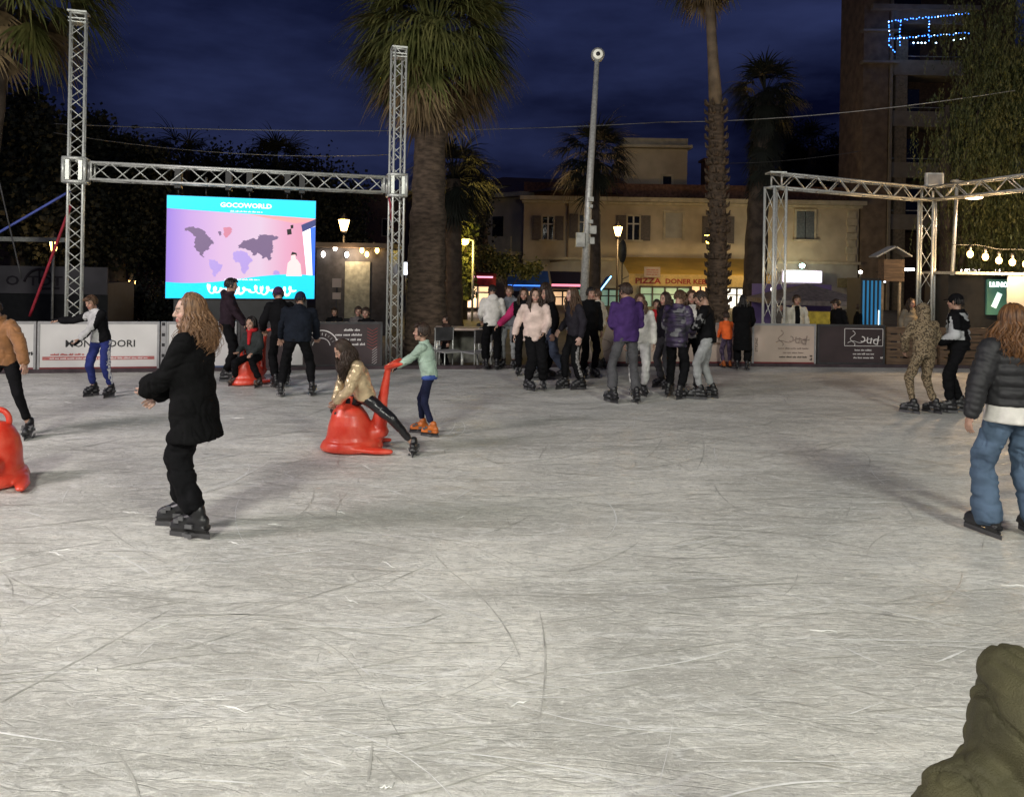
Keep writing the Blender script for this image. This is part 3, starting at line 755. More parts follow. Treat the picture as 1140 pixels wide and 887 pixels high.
gt = empty('truss_gantry', (TL.x, TL.y, -.25), 'tall silver truss gantry with two towers carrying the video screen', 'truss gantry')
def sub(v): return Vector(v) - Vector((TL.x, TL.y, -.25))
for base, top, rl in ((TL, 6.12, .42), (TR, 6.05, .50)):
    m = MB(); p = sub((base.x, base.y, -.24)); truss(m, p, p + Vector((0, 0, top+.24)), w=.225, roll=rl, step=.2, r=.021, rd=.009); tw = m.build('tower', ALU, gt)
    m = MB(); R3 = Matrix.Rotation(brz, 3, 'Z'); m.box(p + Vector((0, 0, top+.25)), (.30, .30, .03), R3); m.box(p + Vector((0, 0, top+.13)), (.27, .27, .02), R3); m.box(p + Vector((0, 0, top+.07)), (.27, .27, .015), R3); m.box(p + Vector((0, 0, .02)), (.6, .6, .02), R3); m.build('cap_plate', ALU, tw)
    m = MB(); c = p + Vector((0, 0, 3.4+.24)); w_ = .165
    for sx in (-1, 1):
        for sy in (-1, 1):
            o_ = R3 @ Vector((sx*w_, sy*w_, 0)); m.tube([c+o_+Vector((0, 0, -.2)), c+o_+Vector((0, 0, .2))], .03, 8)
    for z in (-.2, .2):
        for a, b in (((-1, -1), (1, -1)), ((1, -1), (1, 1)), ((1, 1), (-1, 1)), ((-1, 1), (-1, -1))):
            m.tube([c + R3 @ Vector((a[0]*w_, a[1]*w_, z)), c + R3 @ Vector((b[0]*w_, b[1]*w_, z))], .03, 8)
    for sx in (-1, 1): m.box(c + R3 @ Vector((sx*.10, -.175, 0)), (.06, .02, .34), R3)
    m.build('sleeve_block', ALU, gt)
m = MB(); truss(m, sub(TL + bd*.24 + Vector((0, 0, 3.4))), sub(TR - bd*.24 + Vector((0, 0, 3.4))), step=.3, rd=.0105); m.build('beam', ALU, gt)

# ---- LED screen
def emi(n, c, s=1.0): return em(n, c, s, .06, 2)
sp0, sp1 = TL + bd*(.263*5.54), TL + bd*(.729*5.54)
SW = (sp1-sp0).length; ZT, ZB = 3.04, 1.20
sc_ = empty('led_screen', (sp0.x, sp0.y, ZB), 'lit video screen showing a world map on a pink wall between bright blue bands', 'screen', None, brz)
SHh = ZT-ZB
m = MB(); m.box((SW/2, .06, SHh/2), (SW+.02, .10, SHh+.02)); m.build('cabinet', BLK, sc_)
def grad_mat():
    m, t, N, L, B = nt('screen_pink_wall'); tc = N.new('ShaderNodeTexCoord'); sp = N.new('ShaderNodeSeparateXYZ'); L.new(tc.outputs['Object'], sp.inputs[0])
    mr = N.new('ShaderNodeMapRange'); mr.inputs[2].default_value = SW; L.new(sp.outputs[0], mr.inputs[0])
    r = N.new('ShaderNodeValToRGB'); e = r.color_ramp.elements; e[0].color = (.36, .22, .80, 1); e[1].color = (.85, .30, .42, 1)
    for p, c in ((.14, (.62, .38, .82)), (.35, (.80, .52, .80)), (.62, (.84, .62, .80)), (.80, (.86, .42, .60))): q = e.new(p); q.color = (*c, 1)
    L.new(mr.outputs[0], r.inputs[0]); L.new(r.outputs[0], B.inputs['Emission Color']); B.inputs['Emission Strength'].default_value = 1.0
    B.inputs['Base Color'].default_value = (.02, .02, .02, 1); return m
def cursive(par, mat, x0, x1, z, a):
    b = MB(); r = random.Random(9); P_ = []; n = 150
    for i in range(n+1):
        t = i/n; w_ = 2*PI*15*t; P_.append((x0+(x1-x0)*t + .035*math.cos(w_*1.0), -.002, z + a*(math.sin(w_)*(.55+.45*math.sin(w_*.23+1)) + .25*math.sin(w_*.5))))
    b.tube(P_, [.020+.008*math.sin(i*.7) for i in range(n+1)], 5); return b.build('lettering', mat, par)
def fl(mb, pts, lay, mat=0): mb.poly([(x*SW, -.001*0 + .004 - .003*lay, z*SHh) for x, z in pts], .0025, (0, -1, 0), mat)
disp = MB(); disp.poly([(0, .0095, 0), (SW, .0095, 0), (SW, .0095, SHh), (0, .0095, SHh)], .004, (0, -1, 0)); dsp = disp.build('display', grad_mat(), sc_)
cy = emi('screen_cyan', (.0, .50, .85), 1.15); wt = emi('screen_white', (.95, .95, 1.0), 1.0); mapc = emi('screen_map_grey', (.13, .085, .17), .9); mapb = emi('screen_map_violet', (.33, .24, .55), .9)
pk = emi('screen_peach', (.72, .30, .30), .8); dkb = emi('screen_dark_blue', (.02, .03, .14), .9); bl = emi('screen_blue', (.02, .12, .75), 1.0); skn = emi('screen_skin', (.9, .55, .55), .9); mapr = emi('screen_map_rose', (.45, .16, .24), .9)
m = MB(); fl(m, [(0, .875), (1, .82), (1, 1), (0, 1)], 1); fl(m, [(0, 0), (1, 0), (1, .235)] + [(1-i/16, .205+.055*math.cos(PI*(1-i/16)*1.35+2.6)-.015*(1-i/16)) for i in range(0, 17)], 1); m.build('blue_band', cy, dsp)
m = MB(); fl(m, [(.5, .85), (1, .822), (1, .80), (.86, .765)], 0); m.build('ceiling', pk, dsp)
m = MB(); fl(m, [(.905, .74), (1, .80), (1, .23), (.945, .23)], 0); m.build('window_view', wt, dsp)
m = MB(); fl(m, [(.90, .75), (1, .815), (1, .745), (.91, .68)], 1); m.build('curtain_rail', dkb, dsp)
m = MB(); fl(m, [(.965, .72), (1, .74), (1, .235), (.985, .235)], 1); m.build('curtain', bl, dsp)
cont = {'a': (mapc, [(.12, .685), (.145, .70), (.175, .705), (.21, .69), (.245, .665), (.255, .63), (.275, .60), (.30, .565), (.31, .545), (.285, .52), (.27, .475), (.245, .46), (.235, .42), (.25, .405), (.24, .40), (.215, .44), (.19, .49), (.18, .54), (.185, .585), (.165, .635), (.14, .66), (.115, .66)]),
        'g': (mapr, [(.37, .70), (.41, .71), (.43, .68), (.42, .64), (.385, .60), (.37, .63), (.375, .66)]),
        's': (mapb, [(.275, .385), (.315, .385), (.34, .345), (.37, .33), (.355, .28), (.335, .25), (.325, .215), (.31, .215), (.305, .27), (.28, .33)]),
        'f': (mapb, [(.44, .46), (.47, .475), (.505, .47), (.535, .45), (.55, .41), (.57, .385), (.545, .345), (.54, .29), (.52, .245), (.505, .25), (.495, .31), (.485, .36), (.45, .365), (.435, .40)]),
        'e': (mapc, [(.47, .53), (.49, .545), (.50, .575), (.53, .585), (.56, .60), (.60, .595), (.61, .64), (.65, .645), (.69, .64), (.745, .62), (.735, .60), (.70, .58), (.71, .53), (.71, .48), (.69, .44), (.695, .40), (.68, .38), (.66, .42), (.64, .40), (.625, .44), (.60, .46), (.585, .43), (.565, .43), (.555, .48), (.525, .49), (.50, .50), (.475, .50)]),
        'u': (mapb, [(.71, .275), (.735, .29), (.755, .26), (.77, .225), (.745, .22), (.71, .245)]), 'b': (mapc, [(.335, .66), (.35, .665), (.36, .63), (.345, .62)])}
def coast(pl):
    r = random.Random(len(pl)); out = []
    for i in range(len(pl)):
        (x0, z0), (x1, z1) = pl[i], pl[(i+1) % len(pl)]; L_ = math.hypot(x1-x0, z1-z0)
        out.append((x0, z0))
        for j in range(1, 4): out.append((x0+(x1-x0)*j/4+r.gauss(0, .09)*L_, z0+(z1-z0)*j/4+r.gauss(0, .13)*L_))
    return out
for k, (mt, pl) in cont.items():
    pl = coast(pl)
    m = MB(); fl(m, pl, 0); m.build('map_continent', mt, dsp)
m = MB(); fl(m, [(.80, .70), (.83, .71), (.835, .655), (.805, .645)], 1); fl(m, [(.825, .745), (.845, .75), (.845, .715), (.828, .71)], 1); m.build('loudspeaker', BLK, dsp)
m = MB(); fl(m, [(.80, .23), (.81, .36), (.835, .40), (.875, .40), (.90, .35), (.91, .23)], 2); fl(m, [(.83, .40), (.835, .455), (.86, .455), (.868, .40)], 2); m.build('presenter', skn, dsp)
m = MB(); fl(m, [(.83, .44), (.84, .475), (.87, .465), (.875, .43), (.862, .45)], 3); m.build('presenter_hair', BLK, dsp)
F3 = lambda x, z: Matrix.Translation((x*SW, -.002, z*SHh)) @ Matrix.Rotation(PI/2, 4, 'X')
text('lettering', 'GOCOWORLD', .115, wt, dsp, F3(.52, .925), bold=.03, extrude=.001, sx=1.15); scribble('lettering', wt, dsp, SW*.52, SHh*.868, .55, .028, -.001, 40)
cursive(dsp, wt, SW*.27, SW*.86, SHh*.085, .085); scribble('lettering', wt, dsp, SW*.5, SHh*.19, .6, .03, -.001, 42)
m = MB()
for k in range(9):
    a = 2*PI*k/9; cx, cz = .60, .135
    fl(m, [(cx, cz-.012), (cx+.05*math.cos(a)-.008, cz+.07*math.sin(a)), (cx+.05*math.cos(a)+.008, cz+.07*math.sin(a)+.008)], -1+1.1)
m.build('star', wt, dsp)
for i, fx in enumerate((.07, .40, .54, .80, .90, .25)):
    m = MB(); m.tube([(fx*SW, .06, SHh), (fx*SW, .06, SHh+.16)], .012, 6); m.box((fx*SW, .06, SHh+.30), (.10, .34, .34) if i < 5 else (.03, .1, .1)); m.build('hanging_clamp', BLK, sc_)
m = MB(); m.box((SW/2, .32, -.62), (SW*.9, .5, 1.6)); blk = m.build('speaker_stack', BLK, None); blk.location = (sp0.x, sp0.y, ZB+.05-.02); blk.rotation_euler.z = brz
blk['label'] = 'black draped equipment stack directly under the video screen'; blk['category'] = 'equipment'

# ---- right portal truss
A, B_, C_ = at(862, 300, 16.0), at(1031, 300, 18.0), at(1180, 300, 14.5)
for q in (A, B_, C_): q.z = 0
pt = empty('truss_portal', (A.x, A.y, -.25), 'silver box truss portal with bundled legs over the right side of the rink', 'truss portal')
def sub2(v): return Vector(v) - Vector((A.x, A.y, -.25))
for bse, r0 in ((A, .35), (B_, .9)):
    m = MB(); p = sub2((bse.x, bse.y, -.24)); truss(m, p, p + Vector((0, 0, 3.62+.24)), w=.30, roll=r0, step=.55, r=.028, rd=.008); m.build('leg', ALU, pt)
m = MB(); truss(m, sub2((A.x, A.y, 3.74)), sub2((B_.x, B_.y, 3.72)), w=.29, step=.33, rd=.013); m.build('beam', ALUD, pt)
m = MB(); truss(m, sub2((B_.x, B_.y, 3.72)), sub2((C_.x, C_.y, 3.70)), w=.29, step=.33, rd=.013); m.build('beam', ALUD, pt)
for bse in (A, B_):
    m = MB(); m.box(sub2((bse.x, bse.y, 3.9)), (.34, .34, .03)); m.box(sub2((bse.x, bse.y, -.235)), (.7, .7, .02)); m.build('corner_plate', ALU, pt)
fh = empty('floodlight', at(1040, 200, 17.8), 'pale square floodlight housing standing on the truss corner', 'floodlight')
m = MB(); m.box((0, 0, 0), (.40, .08, .30)); m.build('housing', pm('pale_housing', (.62, .62, .58), .5), fh)
m = MB(); m.box((-.0, -.047, 0), (.33, .012, .23)); m.build('back_plate', GREYP, fh); m = MB(); m.box((0, .0, -.2), (.05, .05, .12)); m.build('bracket', BLK, fh)

# ---- straps and wires
def wire(name, pts, r, mat, label, cat='cable', sag=0.0, group=None):
    a, b = Vector(pts[0]), Vector(pts[1]); n = 14
    m = MB(); m.tube([a.lerp(b, i/n) - Vector((0, 0, sag*4*(i/n)*(1-i/n))) for i in range(n+1)], r, 5)
    o = m.build(name, mat, None, label=label, category=cat)
    if group: o['group'] = group
    return o
wire('strap', (at(-60, 293, 12.5), at(78, 213, 13.4)), .022, pm('blue_webbing', (.06, .09, .35), .6), 'blue ratchet strap running up to the left truss tower', 'strap')
wire('strap', (at(33, 352, 13.6), at(79, 228, 13.4)), .026, pm('red_webbing', (.35, .02, .04), .6), 'red ratchet strap beside the left truss tower', 'strap')
wire('strap', (at(437, 255, 15.1), at(433, 212, 15.0)), .03, pm('red_webbing_end', (.35, .02, .04), .6), 'short red strap hanging from the right truss tower', 'strap')
wire('cable', (at(-6, 180, 12), at(24, 310, 12.6)), .012, DARK, 'dark guy wire at the far left edge')
wire('cable', (at(60, 138, 22), at(740, 136, 26)), .012, ALUD, 'upper thin cable crossing the sky between the palms', sag=.25, group='thin cables across the sky')
wire('cable', (at(740, 136, 26), at(1130, 101, 20)), .013, ALUD, 'thin cable rising to the right in front of the apartment tower', sag=.2, group='thin cables across the sky')
wire('cable', (at(60, 148, 24), at(440, 172, 26)), .010, ALUD, 'lower thin cable crossing the sky above the screen', sag=.3, group='thin cables across the sky')
wire('cable', (at(800, 182, 26), at(960, 168, 24)), .010, DARK, 'short dark cable left of the apartment tower', sag=.1, group='thin cables across the sky')

# ------------------------------------------------------------------ lamps
BULB = em('warm_lamp_glass', (1.0, .55, .16), 14, .1); BULBW = em('white_lamp_glass', (1, .85, .75), 12, .1); BULBY = em('sodium_lamp_glass', (1, .62, .10), 12, .1)
def lantern(px, py, Y, label, power, mat=BULB, col=(1, .6, .25), s=1.0, group='street lanterns round the square'):
    p = at(px, py, Y); o = empty('street_lamp', (p.x, p.y, -.25), label, 'street lamp', group); z = p.z + .25
    m = MB(); m.tube([(0, 0, 0), (0, 0, .5), (0, 0, .55), (0, 0, z-.35)], [.11, .09, .055, .04], 10); m.tube([(0, 0, z-.35), (0, 0, z-.27)], [.09, .13], 10); m.build('post', BLK, o)
    m = MB(); n = 6
    m.rings([[(rr_*math.cos(2*PI*j/n), rr_*math.sin(2*PI*j/n), zz_) for j in range(n)] for rr_, zz_ in ((.10*s, z-.25), (.2*s, z+.13))], 0, False); m.build('lantern_glass', mat, o)
    m = MB(); m.rings([[(rr_*math.cos(2*PI*j/n), rr_*math.sin(2*PI*j/n), zz_) for j in range(n)] for rr_, zz_ in ((.23*s, z+.135), (.10*s, z+.25), (.02, z+.36))], 0, False); m.build('lantern_cap', BLK, o)
    if power: lamp('lamp_light', 'POINT', (p.x, p.y-.3, p.z), power, col, size=.15)
    return o
lantern(383, 249, 27, 'lit street lantern right of the video screen', 110)
lantern(688, 256, 34, 'lit street lantern in front of the shuttered window left of the pizza awning', 300)
lantern(789, 265, 36, 'lit street lantern peeping out beside the tall palm trunk', 120, BULBY, (1, .7, .2))
lantern(60, 270, 24, 'small lit street lantern left of the left truss tower', 50, s=.8)
lantern(147, 317, 24, 'low warm lantern left of the video screen', 35, s=.55)
lantern(416, 281, 27, 'small round white lamp left of the right truss tower', 20, BULBW, (1, .8, .7), s=.45)
p = at(518, 268, 30); o = empty('street_lamp', (at(527, 268, 30).x, 30, -.25), 'lit lamp on a bent pole left of the cream building', 'street lamp', 'street lanterns round the square')
m = MB(); q = p.z+.25; m.tube([(0, 0, 0), (0, 0, q+.02)], .045, 8, ); m.tube([(0, 0, q), (-.2, 0, q+.06), (-.32, 0, q+.02)], .03, 6); m.build('post', ALUD, o)
m = MB(); m.ell((-.34, 0, q-.05), (.17, .17, .13)); m.build('lamp_globe', BULBY, o); lamp('lamp_light', 'POINT', (p.x-.1, 29.6, p.z-.1), 260, (1, .72, .15), size=.15)
# right luminaire on a pole
p = at(1085, 218, 19.0); pb = at(1064, 218, 19.2); o = empty('street_lamp', (pb.x, pb.y, -.25), 'slim pole with glowing warm luminaire under the right truss beam', 'street lamp')
q = p.z+.25; m = MB(); m.tube([(-.12, 0, 0), (.03, 0, q+.42)], [.05, .04], 8); m.build('post', ALU, o)
m = MB(); m.bar((-.1, 0, q+.38), (.62, 0, q+.30), .12, .05); m.build('sign_arm', ALUD, o)
m = MB(); m.ell((.44, 0, q+.03), (.27, .12, .05)); m.build('luminaire_housing', DARK, o); m = MB(); m.ell((.44, 0, q-.02), (.24, .11, .055)); m.build('luminaire_glass', em('luminaire_glow', (1, .62, .35), 12, .1), o)
lamp('lamp_light', 'SPOT', (p.x+.05, p.y, p.z-.12), 260, (1, .72, .5), size=.12, aim=(p.x, p.y-4, -1), spot=150)
# tall flood mast
pb = at(652, 300, 17.5); tp = at(665, 62, 17.5); o = empty('light_mast', (pb.x-.05, 17.5, -.25), 'tall grey steel mast with a round floodlight at its top', 'light mast')
dx = tp.x-pb.x; z1 = tp.z+.25; m = MB(); m.tube([(-.02, 0, 0), (dx*.45, 0, z1*.5), (dx+.05, 0, z1)], [.105, .085, .055], 12); m.build('pole', ALUD, o)
m = MB(); m.tube([(dx+.06, -.04, z1+.02), (dx+.06, .12, z1+.02)], .15, 18); m.build('floodlight_head', ALUD, o); m = MB(); m.tube([(dx+.06, -.06, z1+.02), (dx+.06, -.04, z1+.02)], .11, 18); m.build('lens', em('dim_lens', (.9, .85, .7), .35), o)
m = MB(); m.tube([(dx+.06, -.085, z1+.02), (dx+.06, -.06, z1+.02)], .05, 12); m.build('lens_hub', DARK, o)
for (x_, y_, ww, hh) in ((646, 267, .20, .32), (660, 256, .15, .18), (659, 268, .1, .15), (658, 222, .1, .1), (658, 230, .07, .07), (658, 247, .08, .08)):
    c = at(x_, y_, 17.4); m = MB(); m.box((c.x-o.location.x, -.1, c.z+.25), (ww, .14, hh)); m.build('control_box', pm('pale_grey_box', (.42, .42, .38), .6), o)
m = MB(); c0 = at(655, 380, 17.4)
# bulb string on the right
LB = [(1080, 283), (1097, 286), (1112, 290), (1127, 292), (1142, 294), (1066, 281)]
o = empty('bulb_string', at(1062, 274, 17), 'string of big warm bulbs under the drooping tree', 'light string'); b0 = o.location.copy()
m = MB(); m.tube([Vector(at(1050+12*i, 270+1.2*i+1.2*math.sin(i*1.5), 17))-b0 for i in range(12)], .008, 5); m.build('wire', BLK, o)
for i, (x_, y_) in enumerate(LB[:5]):
    c = at(x_, y_, 17); m = MB(); m.ell(c-b0, (.062, .062, .08)); m.build('bulb', BULB, o); m = MB(); m.tube([c-b0+Vector((0, 0, .09)), c-b0+Vector((0, 0, .2))], .03, 6); m.build('bulb_socket', BLK, o)
    lamp('bulb_light', 'POINT', (c.x, c.y-.15, c.z), 60, (1, .66, .32), size=.08)

# floodlights that light the ice (masts stand beside and behind the camera)
def flood(loc, aim, power, col, label, spot=115):
    o = empty('floodlight_mast', (loc[0], loc[1], 0), label, 'floodlight mast', 'floodlight masts at the near side of the rink')
    m = MB(); m.tube([(0, 0, 0), (0, 0, loc[2]+.1)], [.09, .06], 10); m.build('pole', ALUD, o)
    R3 = (Vector(aim)-Vector(loc)).to_track_quat('-Z', 'Y').to_matrix()
    m = MB(); m.box((0, 0, loc[2]+.12), (.55, .4, .16), R3); m.build('floodlight_head', BLK, o)
    d = (Vector(aim)-Vector(loc)).normalized(); lamp('flood_light', 'SPOT', Vector(loc)+d*.15, power, col, size=1.1, aim=aim, spot=spot, blend=.8)
flood((-10.5, 3.0, 6.2), (0, 9, 0), 3000, (1, .90, .92), 'floodlight mast beside the left edge of the rink')
flood((5.5, -5.0, 7.0), (1, 8, 0), 3800, (1, .99, .88), 'floodlight mast behind the near edge of the rink, right')
flood((-4.5, -4.5, 7.0), (-2, 7, 0), 3900, (1, .99, .88), 'floodlight mast behind the near edge of the rink, left')
# ------------------------------------------------------------------ cream building (facade plane at Y = 45)
BY = 45.0; K = BY/FPX
def bx(px, py): p = at(px, py, BY); return p.x, p.z
cb = empty('cream_building', (at(585, 336, BY).x, BY, -.25), 'two storey cream rendered building with brown shutters and a raised attic block', 'building')
ox = cb.location.x
def lb(px, py, dy=0): x, z = bx(px, py); return Vector((x-ox, dy, z+.25))
xl, xr = lb(583, 250).x, lb(956, 250).x; ze = lb(760, 226).z; zs = lb(760, 290).z
m = MB(); m.box(((xl+xr)/2, 4, (zs+ze)/2), (xr-xl, 8, ze-zs)); m.build('wall', WALL, cb)
m = MB(); m.box(((xl+xr)/2, 4.05, zs/2-.03), (xr-xl, 8, zs-.06)); m.build('ground_floor_wall', WALLG, cb)
m = MB(); m.box(((xl+xr)/2, 0, zs), (xr-xl+.1, .5, .16)); m.build('string_course', TRIM, cb)
m = MB(); m.box(((xl+xr)/2, -.05, ze+.12), (xr-xl+.5, .9, .24)); m.box(((xl+xr)/2, -.02, ze-.09), (xr-xl+.2, .5, .14)); m.build('cornice', TRIM, cb)
m = MB(); zp = lb(760, 207).z; m.box(((xl+xr)/2, 1.5, (ze+zp)/2+.25), (xr-xl, .3, zp-ze-.05)); m.build('parapet', ROOF, cb)
m = MB(); a0, a1 = lb(702, 170), lb(776, 170); zt = lb(740, 168).z
m.box(((a0.x+a1.x)/2, 5, (zp+zt)/2), (a1.x-a0.x, 5, zt-zp+1)); at_b = m.build('attic_wall', WALL, cb)
m = MB(); m.box(((a0.x+a1.x)/2, 4.9, zt+.62), (a1.x-a0.x+.5, 5.5, .16)); m.box(((a0.x+a1.x)/2, 5, zt+.92), (a1.x-a0.x+.1, 4.8, .5)); m.build('attic_roof', TRIM, cb)
w0 = lb(752, 199); 
def window(px, py, wpx, hpx, parent=cb, dy=0, sh=None, shm=SHUT, pane=GLASS, frame_=TRIM, closed=False, sill=True, lbf=lb):
    c = lbf(px, py); ww, hh = wpx*K, hpx*K
    m = MB()
    for sx in (-1, 1): m.box((c.x+sx*(ww/2+.06), dy-.04, c.z), (.13, .12, hh+.26))
    m.box((c.x, dy-.045, c.z+hh/2+.07), (ww+.24, .13, .13)); wn = m.build('window', frame_, parent)
    m = MB(); m.box((c.x, dy-.003, c.z), (ww-.004, .03, hh)); m.build('pane', pane, wn)
    if not closed:
        m = MB(); m.box((c.x, dy-.03, c.z), (.09, .05, hh)); m.box((c.x, dy-.028, c.z+hh*.18), (ww, .05, .07)); m.build('glazing_bar', WHITEP, wn)
    if sill: m = MB(); m.box((c.x, dy-.10, c.z-hh/2-.06), (ww+.4, .28, .1)); m.build('sill', TRIM, wn)
    if sh:
        for sx in (-1, 1):
            x = c.x + sx*(ww/2+.09+sh/2) if not closed else c.x+sx*ww*.26
            wd = sh if not closed else ww*.47
            m = MB(); m.box((x, dy-.07-.03*(not closed), c.z), (wd, .05, hh+.1)); n = 12
            for i in range(n): m.box((x, dy-.105-.03*(not closed), c.z-hh/2+hh*(i+.5)/n), (wd-.12, .03, hh/n*.55))
            m.build('shutter', shm, wn)
    return wn
window(610, 254, 12, 25, sh=.50); window(651, 252, 12, 25, sh=.5); window(705, 254, 13, 26, sh=.55); window(799, 256, 13, 28, sh=.5)
window(750, 251, 19, 28, closed=True, pane=WALLG, sill=False); window(896, 251, 20, 31, sh=.5, shm=SHUTG, closed=True)
w2 = window(752, 199, 10, 16, dy=2.5, sill=False, closed=True)
m = MB(); m.box((a1.x+2.2, 5.0, zp+1.0), (1.2, 1.2, 2.2)); m.box((a1.x+2.2, 5.0, zp+2.2), (1.5, 1.5, .15)); m.build('chimney', ROOF, cb)
m = MB(); q = lb(948, 250); [m.box((q.x, -.03, zs+.3+.42*i), (.62 if i % 2 else .48, .08, .38)) for i in range(int((ze-zs-.3)/.42))]; m.build('quoin', TRIM, cb)
m = MB(); q = lb(632, 250); m.tube([(q.x, -.08, ze), (q.x, -.08, zs-.1), (q.x-1, -.08, zs-.2)], .06, 6); m.build('drainpipe', BROWN, cb)
# left wing, turned away, with a terrace and a lit gable behind
lw = empty('corner_building', (at(556, 300, 48).x, 48, -.25), 'darker corner wing with a terrace left of the cream building', 'building')
f0, f1 = at(520, 300, 50), at(584, 300, 46.2); d = Vector((f1.x-f0.x, f1.y-f0.y, 0)); wl = d.length; wrz = math.atan2(d.y, d.x); lw.location = (f0.x, f0.y, -.25); lw.rotation_euler.z = wrz
m = MB(); m.box((wl/2, 3, 3.2), (wl, 6, 6.4)); m.build('wall', WALL, lw)
m = MB(); m.box((wl/2, 2.8, 6.5), (wl+.5, 6.8, .25)); m.build('cornice', TRIM, lw)
m = MB(); m.box((wl*.55, -.03, 4.2), (.9, .1, 2.1)); m.build('balcony_door', GLASS, lw)
m = MB(); m.box((wl*.5, -.6, 2.95), (wl, 1.2, .2)); m.box((wl*.5, -1.15, 3.5), (wl, .08, .9)); m.build('balcony', TRIM, lw)
m = MB(); m.add([(0, 0, 6.6), (wl+4, 0, 6.6), (wl+4, 8, 6.6), (0, 8, 6.6), (1.5, 4, 7.9), (wl+3, 4, 7.9)], [(0, 1, 5, 4), (1, 2, 5), (2, 3, 4, 5), (3, 0, 4)]); m.build('roof', ROOF, lw)
gb = empty('gabled_house', (at(575, 300, 56).x, 56, -.25), 'pale gable end showing above the roof of the corner wing', 'building')
m = MB(); z0 = 7.2; g0, g1 = at(532, 206, 56), at(630, 214, 56); m.box((0, 3, 4.0), (g1.x-g0.x, 6, 8.0)); m.build('wall', WALL, gb)
m = MB(); hw = (g1.x-g0.x)/2+.4; m.add([(-hw, -.4, 8.0), (hw, -.4, 8.0), (hw, 6.4, 8.0), (-hw, 6.4, 8.0), (-hw*.3, 3, 9.0), (hw*.8, 3, 8.9)], [(0, 1, 5, 4), (1, 2, 5), (2, 3, 4, 5), (3, 0, 4), (3, 2, 1, 0)]); m.build('roof', ROOF, gb)

# ---- shops: awnings along the ground floor
def awning(x0, x1, ytop, ybot, Y, depth, mat, label, valance=.45, vmat=None, group='shop awnings along the cream building'):
    a = at(x0, ybot, Y); b = at(x1, ybot, Y); zt = at((x0+x1)/2, ytop, Y+depth).z + .25; zb = (a.z+b.z)/2+.25; W = b.x-a.x
    o = empty('awning', (a.x, Y, -.25), label, 'awning', group)
    m = MB(); n = 24
    for i in range(n):   # slightly scalloped fabric, thin but solid
        x0_, x1_ = W*i/n, W*(i+1)/n
        m.poly([(x0_, 0, zb+valance), (x1_, 0, zb+valance), (x1_, depth, zt), (x0_, depth, zt)], .03, (0, -.4, 1))
    m.build('canopy', mat, o)
    m = MB(); m.box((W/2, -.03, zb+valance/2), (W, .03, valance)); m.build('valance', vmat or mat, o)
    m = MB()
    for x in (.1, W/2, W-.1): m.tube([(x, .05, zb+valance-.08), (x, depth, zb+valance*.4)], .025, 6)
    m.build('folding_arm', GREYP, o)
    return o, W, zb, valance
YEL = pm('yellow_awning_fabric', (.64, .43, .09), .8, var=.12, vs=1.2); YELV = pm('yellow_valance', (.78, .58, .24), .8, var=.1)
BLU = pm('blue_awning_fabric', (.03, .12, .42), .7, var=.2, vs=1.5)
o, W, zb, va = awning(700, 858, 288, 319, 41, 3.4, YEL, 'long yellow awning lettered PIZZA and DONER KEBAB', .62, YELV)
TA = lambda x, z: Matrix.Translation((x, -.048, z)) @ Matrix.Rotation(PI/2, 4, 'X')
k = 41/FPX
text('lettering', 'PIZZA', .40, REDINK, o, TA(21*k, zb+.24), bold=.035, sx=1.25)
text('lettering', 'DONER KEBAB', .36, REDINK, o, TA(68*k, zb+.24), bold=.03, sx=1.1); text('lettering', 'TAVOLA', .32, pm('orange_ink', (.6, .25, .03), .6), o, TA(140*k, zb+.24), bold=.02)
o2 = empty('shop_notice', at(726, 303, 40.6), 'pale rectangular board fixed above the word PIZZA', 'sign'); m = MB(); m.box((0, 0, 0), (.85, .05, .55)); m.build('board', BEIGE, o2); [scribble('lettering', REDINK, o2, 0, z_, .6, .06, -.03, 50+i) for i, z_ in enumerate((.12, 0, -.12))]
for x_, y_, pw in ((760, 330, 80), (724, 316, 40), (820, 330, 80), (836, 294, 30)): p = at(x_, y_, 43.0 if y_ > 300 else 40.0); lamp('shop_light', 'POINT', p, pw, (1, .72, .35), size=.3)
b_ = at(780, 255, 38.5); lamp('awning_fill', 'POINT', (b_.x, 38.5, b_.z), 170, (1, .68, .25), size=.3)  # added lamp without a fixture, brightens the awning slope
o, W, zb, va = awning(563, 612, 302, 324, 38, 2.4, BLU, 'deep blue shop awning with a glowing edge, left', .25)
m = MB(); m.box((W/2, -.06, zb+va+.02), (W, .03, .06)); m.build('light_strip', em('blue_strip_light', (.06, .25, 1), 1.6), o)
o, W, zb, va = awning(614, 662, 303, 322, 40, 2.2, pm('dark_awning', (.03, .025, .05), .8), 'dark awning left of the tall light mast', .2)
m = MB(); m.box((W*.35, -.06, zb+va), (W*.7, .03, .12)); m.build('light_strip', em('pink_strip_light', (1, .25, .35), 1.5), o)
o = empty('awning', at(672, 318, 37), 'narrow blue awning with a slanting light line by the light mast', 'awning', 'shop awnings along the cream building')
m = MB(); m.add([(-.35, 0, -.5), (.35, 0, .45), (.35, 1.6, .45), (-.35, 1.6, -.5), (-.35, 0, -.56), (.35, 0, .39), (.35, 1.6, .39), (-.35, 1.6, -.56)], [(0, 1, 2, 3), (7, 6, 5, 4), (0, 4, 5, 1), (1, 5, 6, 2), (2, 6, 7, 3), (3, 7, 4, 0)]); m.build('canopy', BLU, o)
m = MB(); m.bar((-.3, -.05, -.42), (.35, -.05, .46), .05, .05); m.build('light_strip', em('blue_line_light', (.2, .55, 1), 6), o)
o, W, zb, va = awning(486, 552, 303, 318, 33, 2.4, pm('red_awning', (.30, .02, .03), .8), 'red shop awning with a pink neon line above the table', .35)
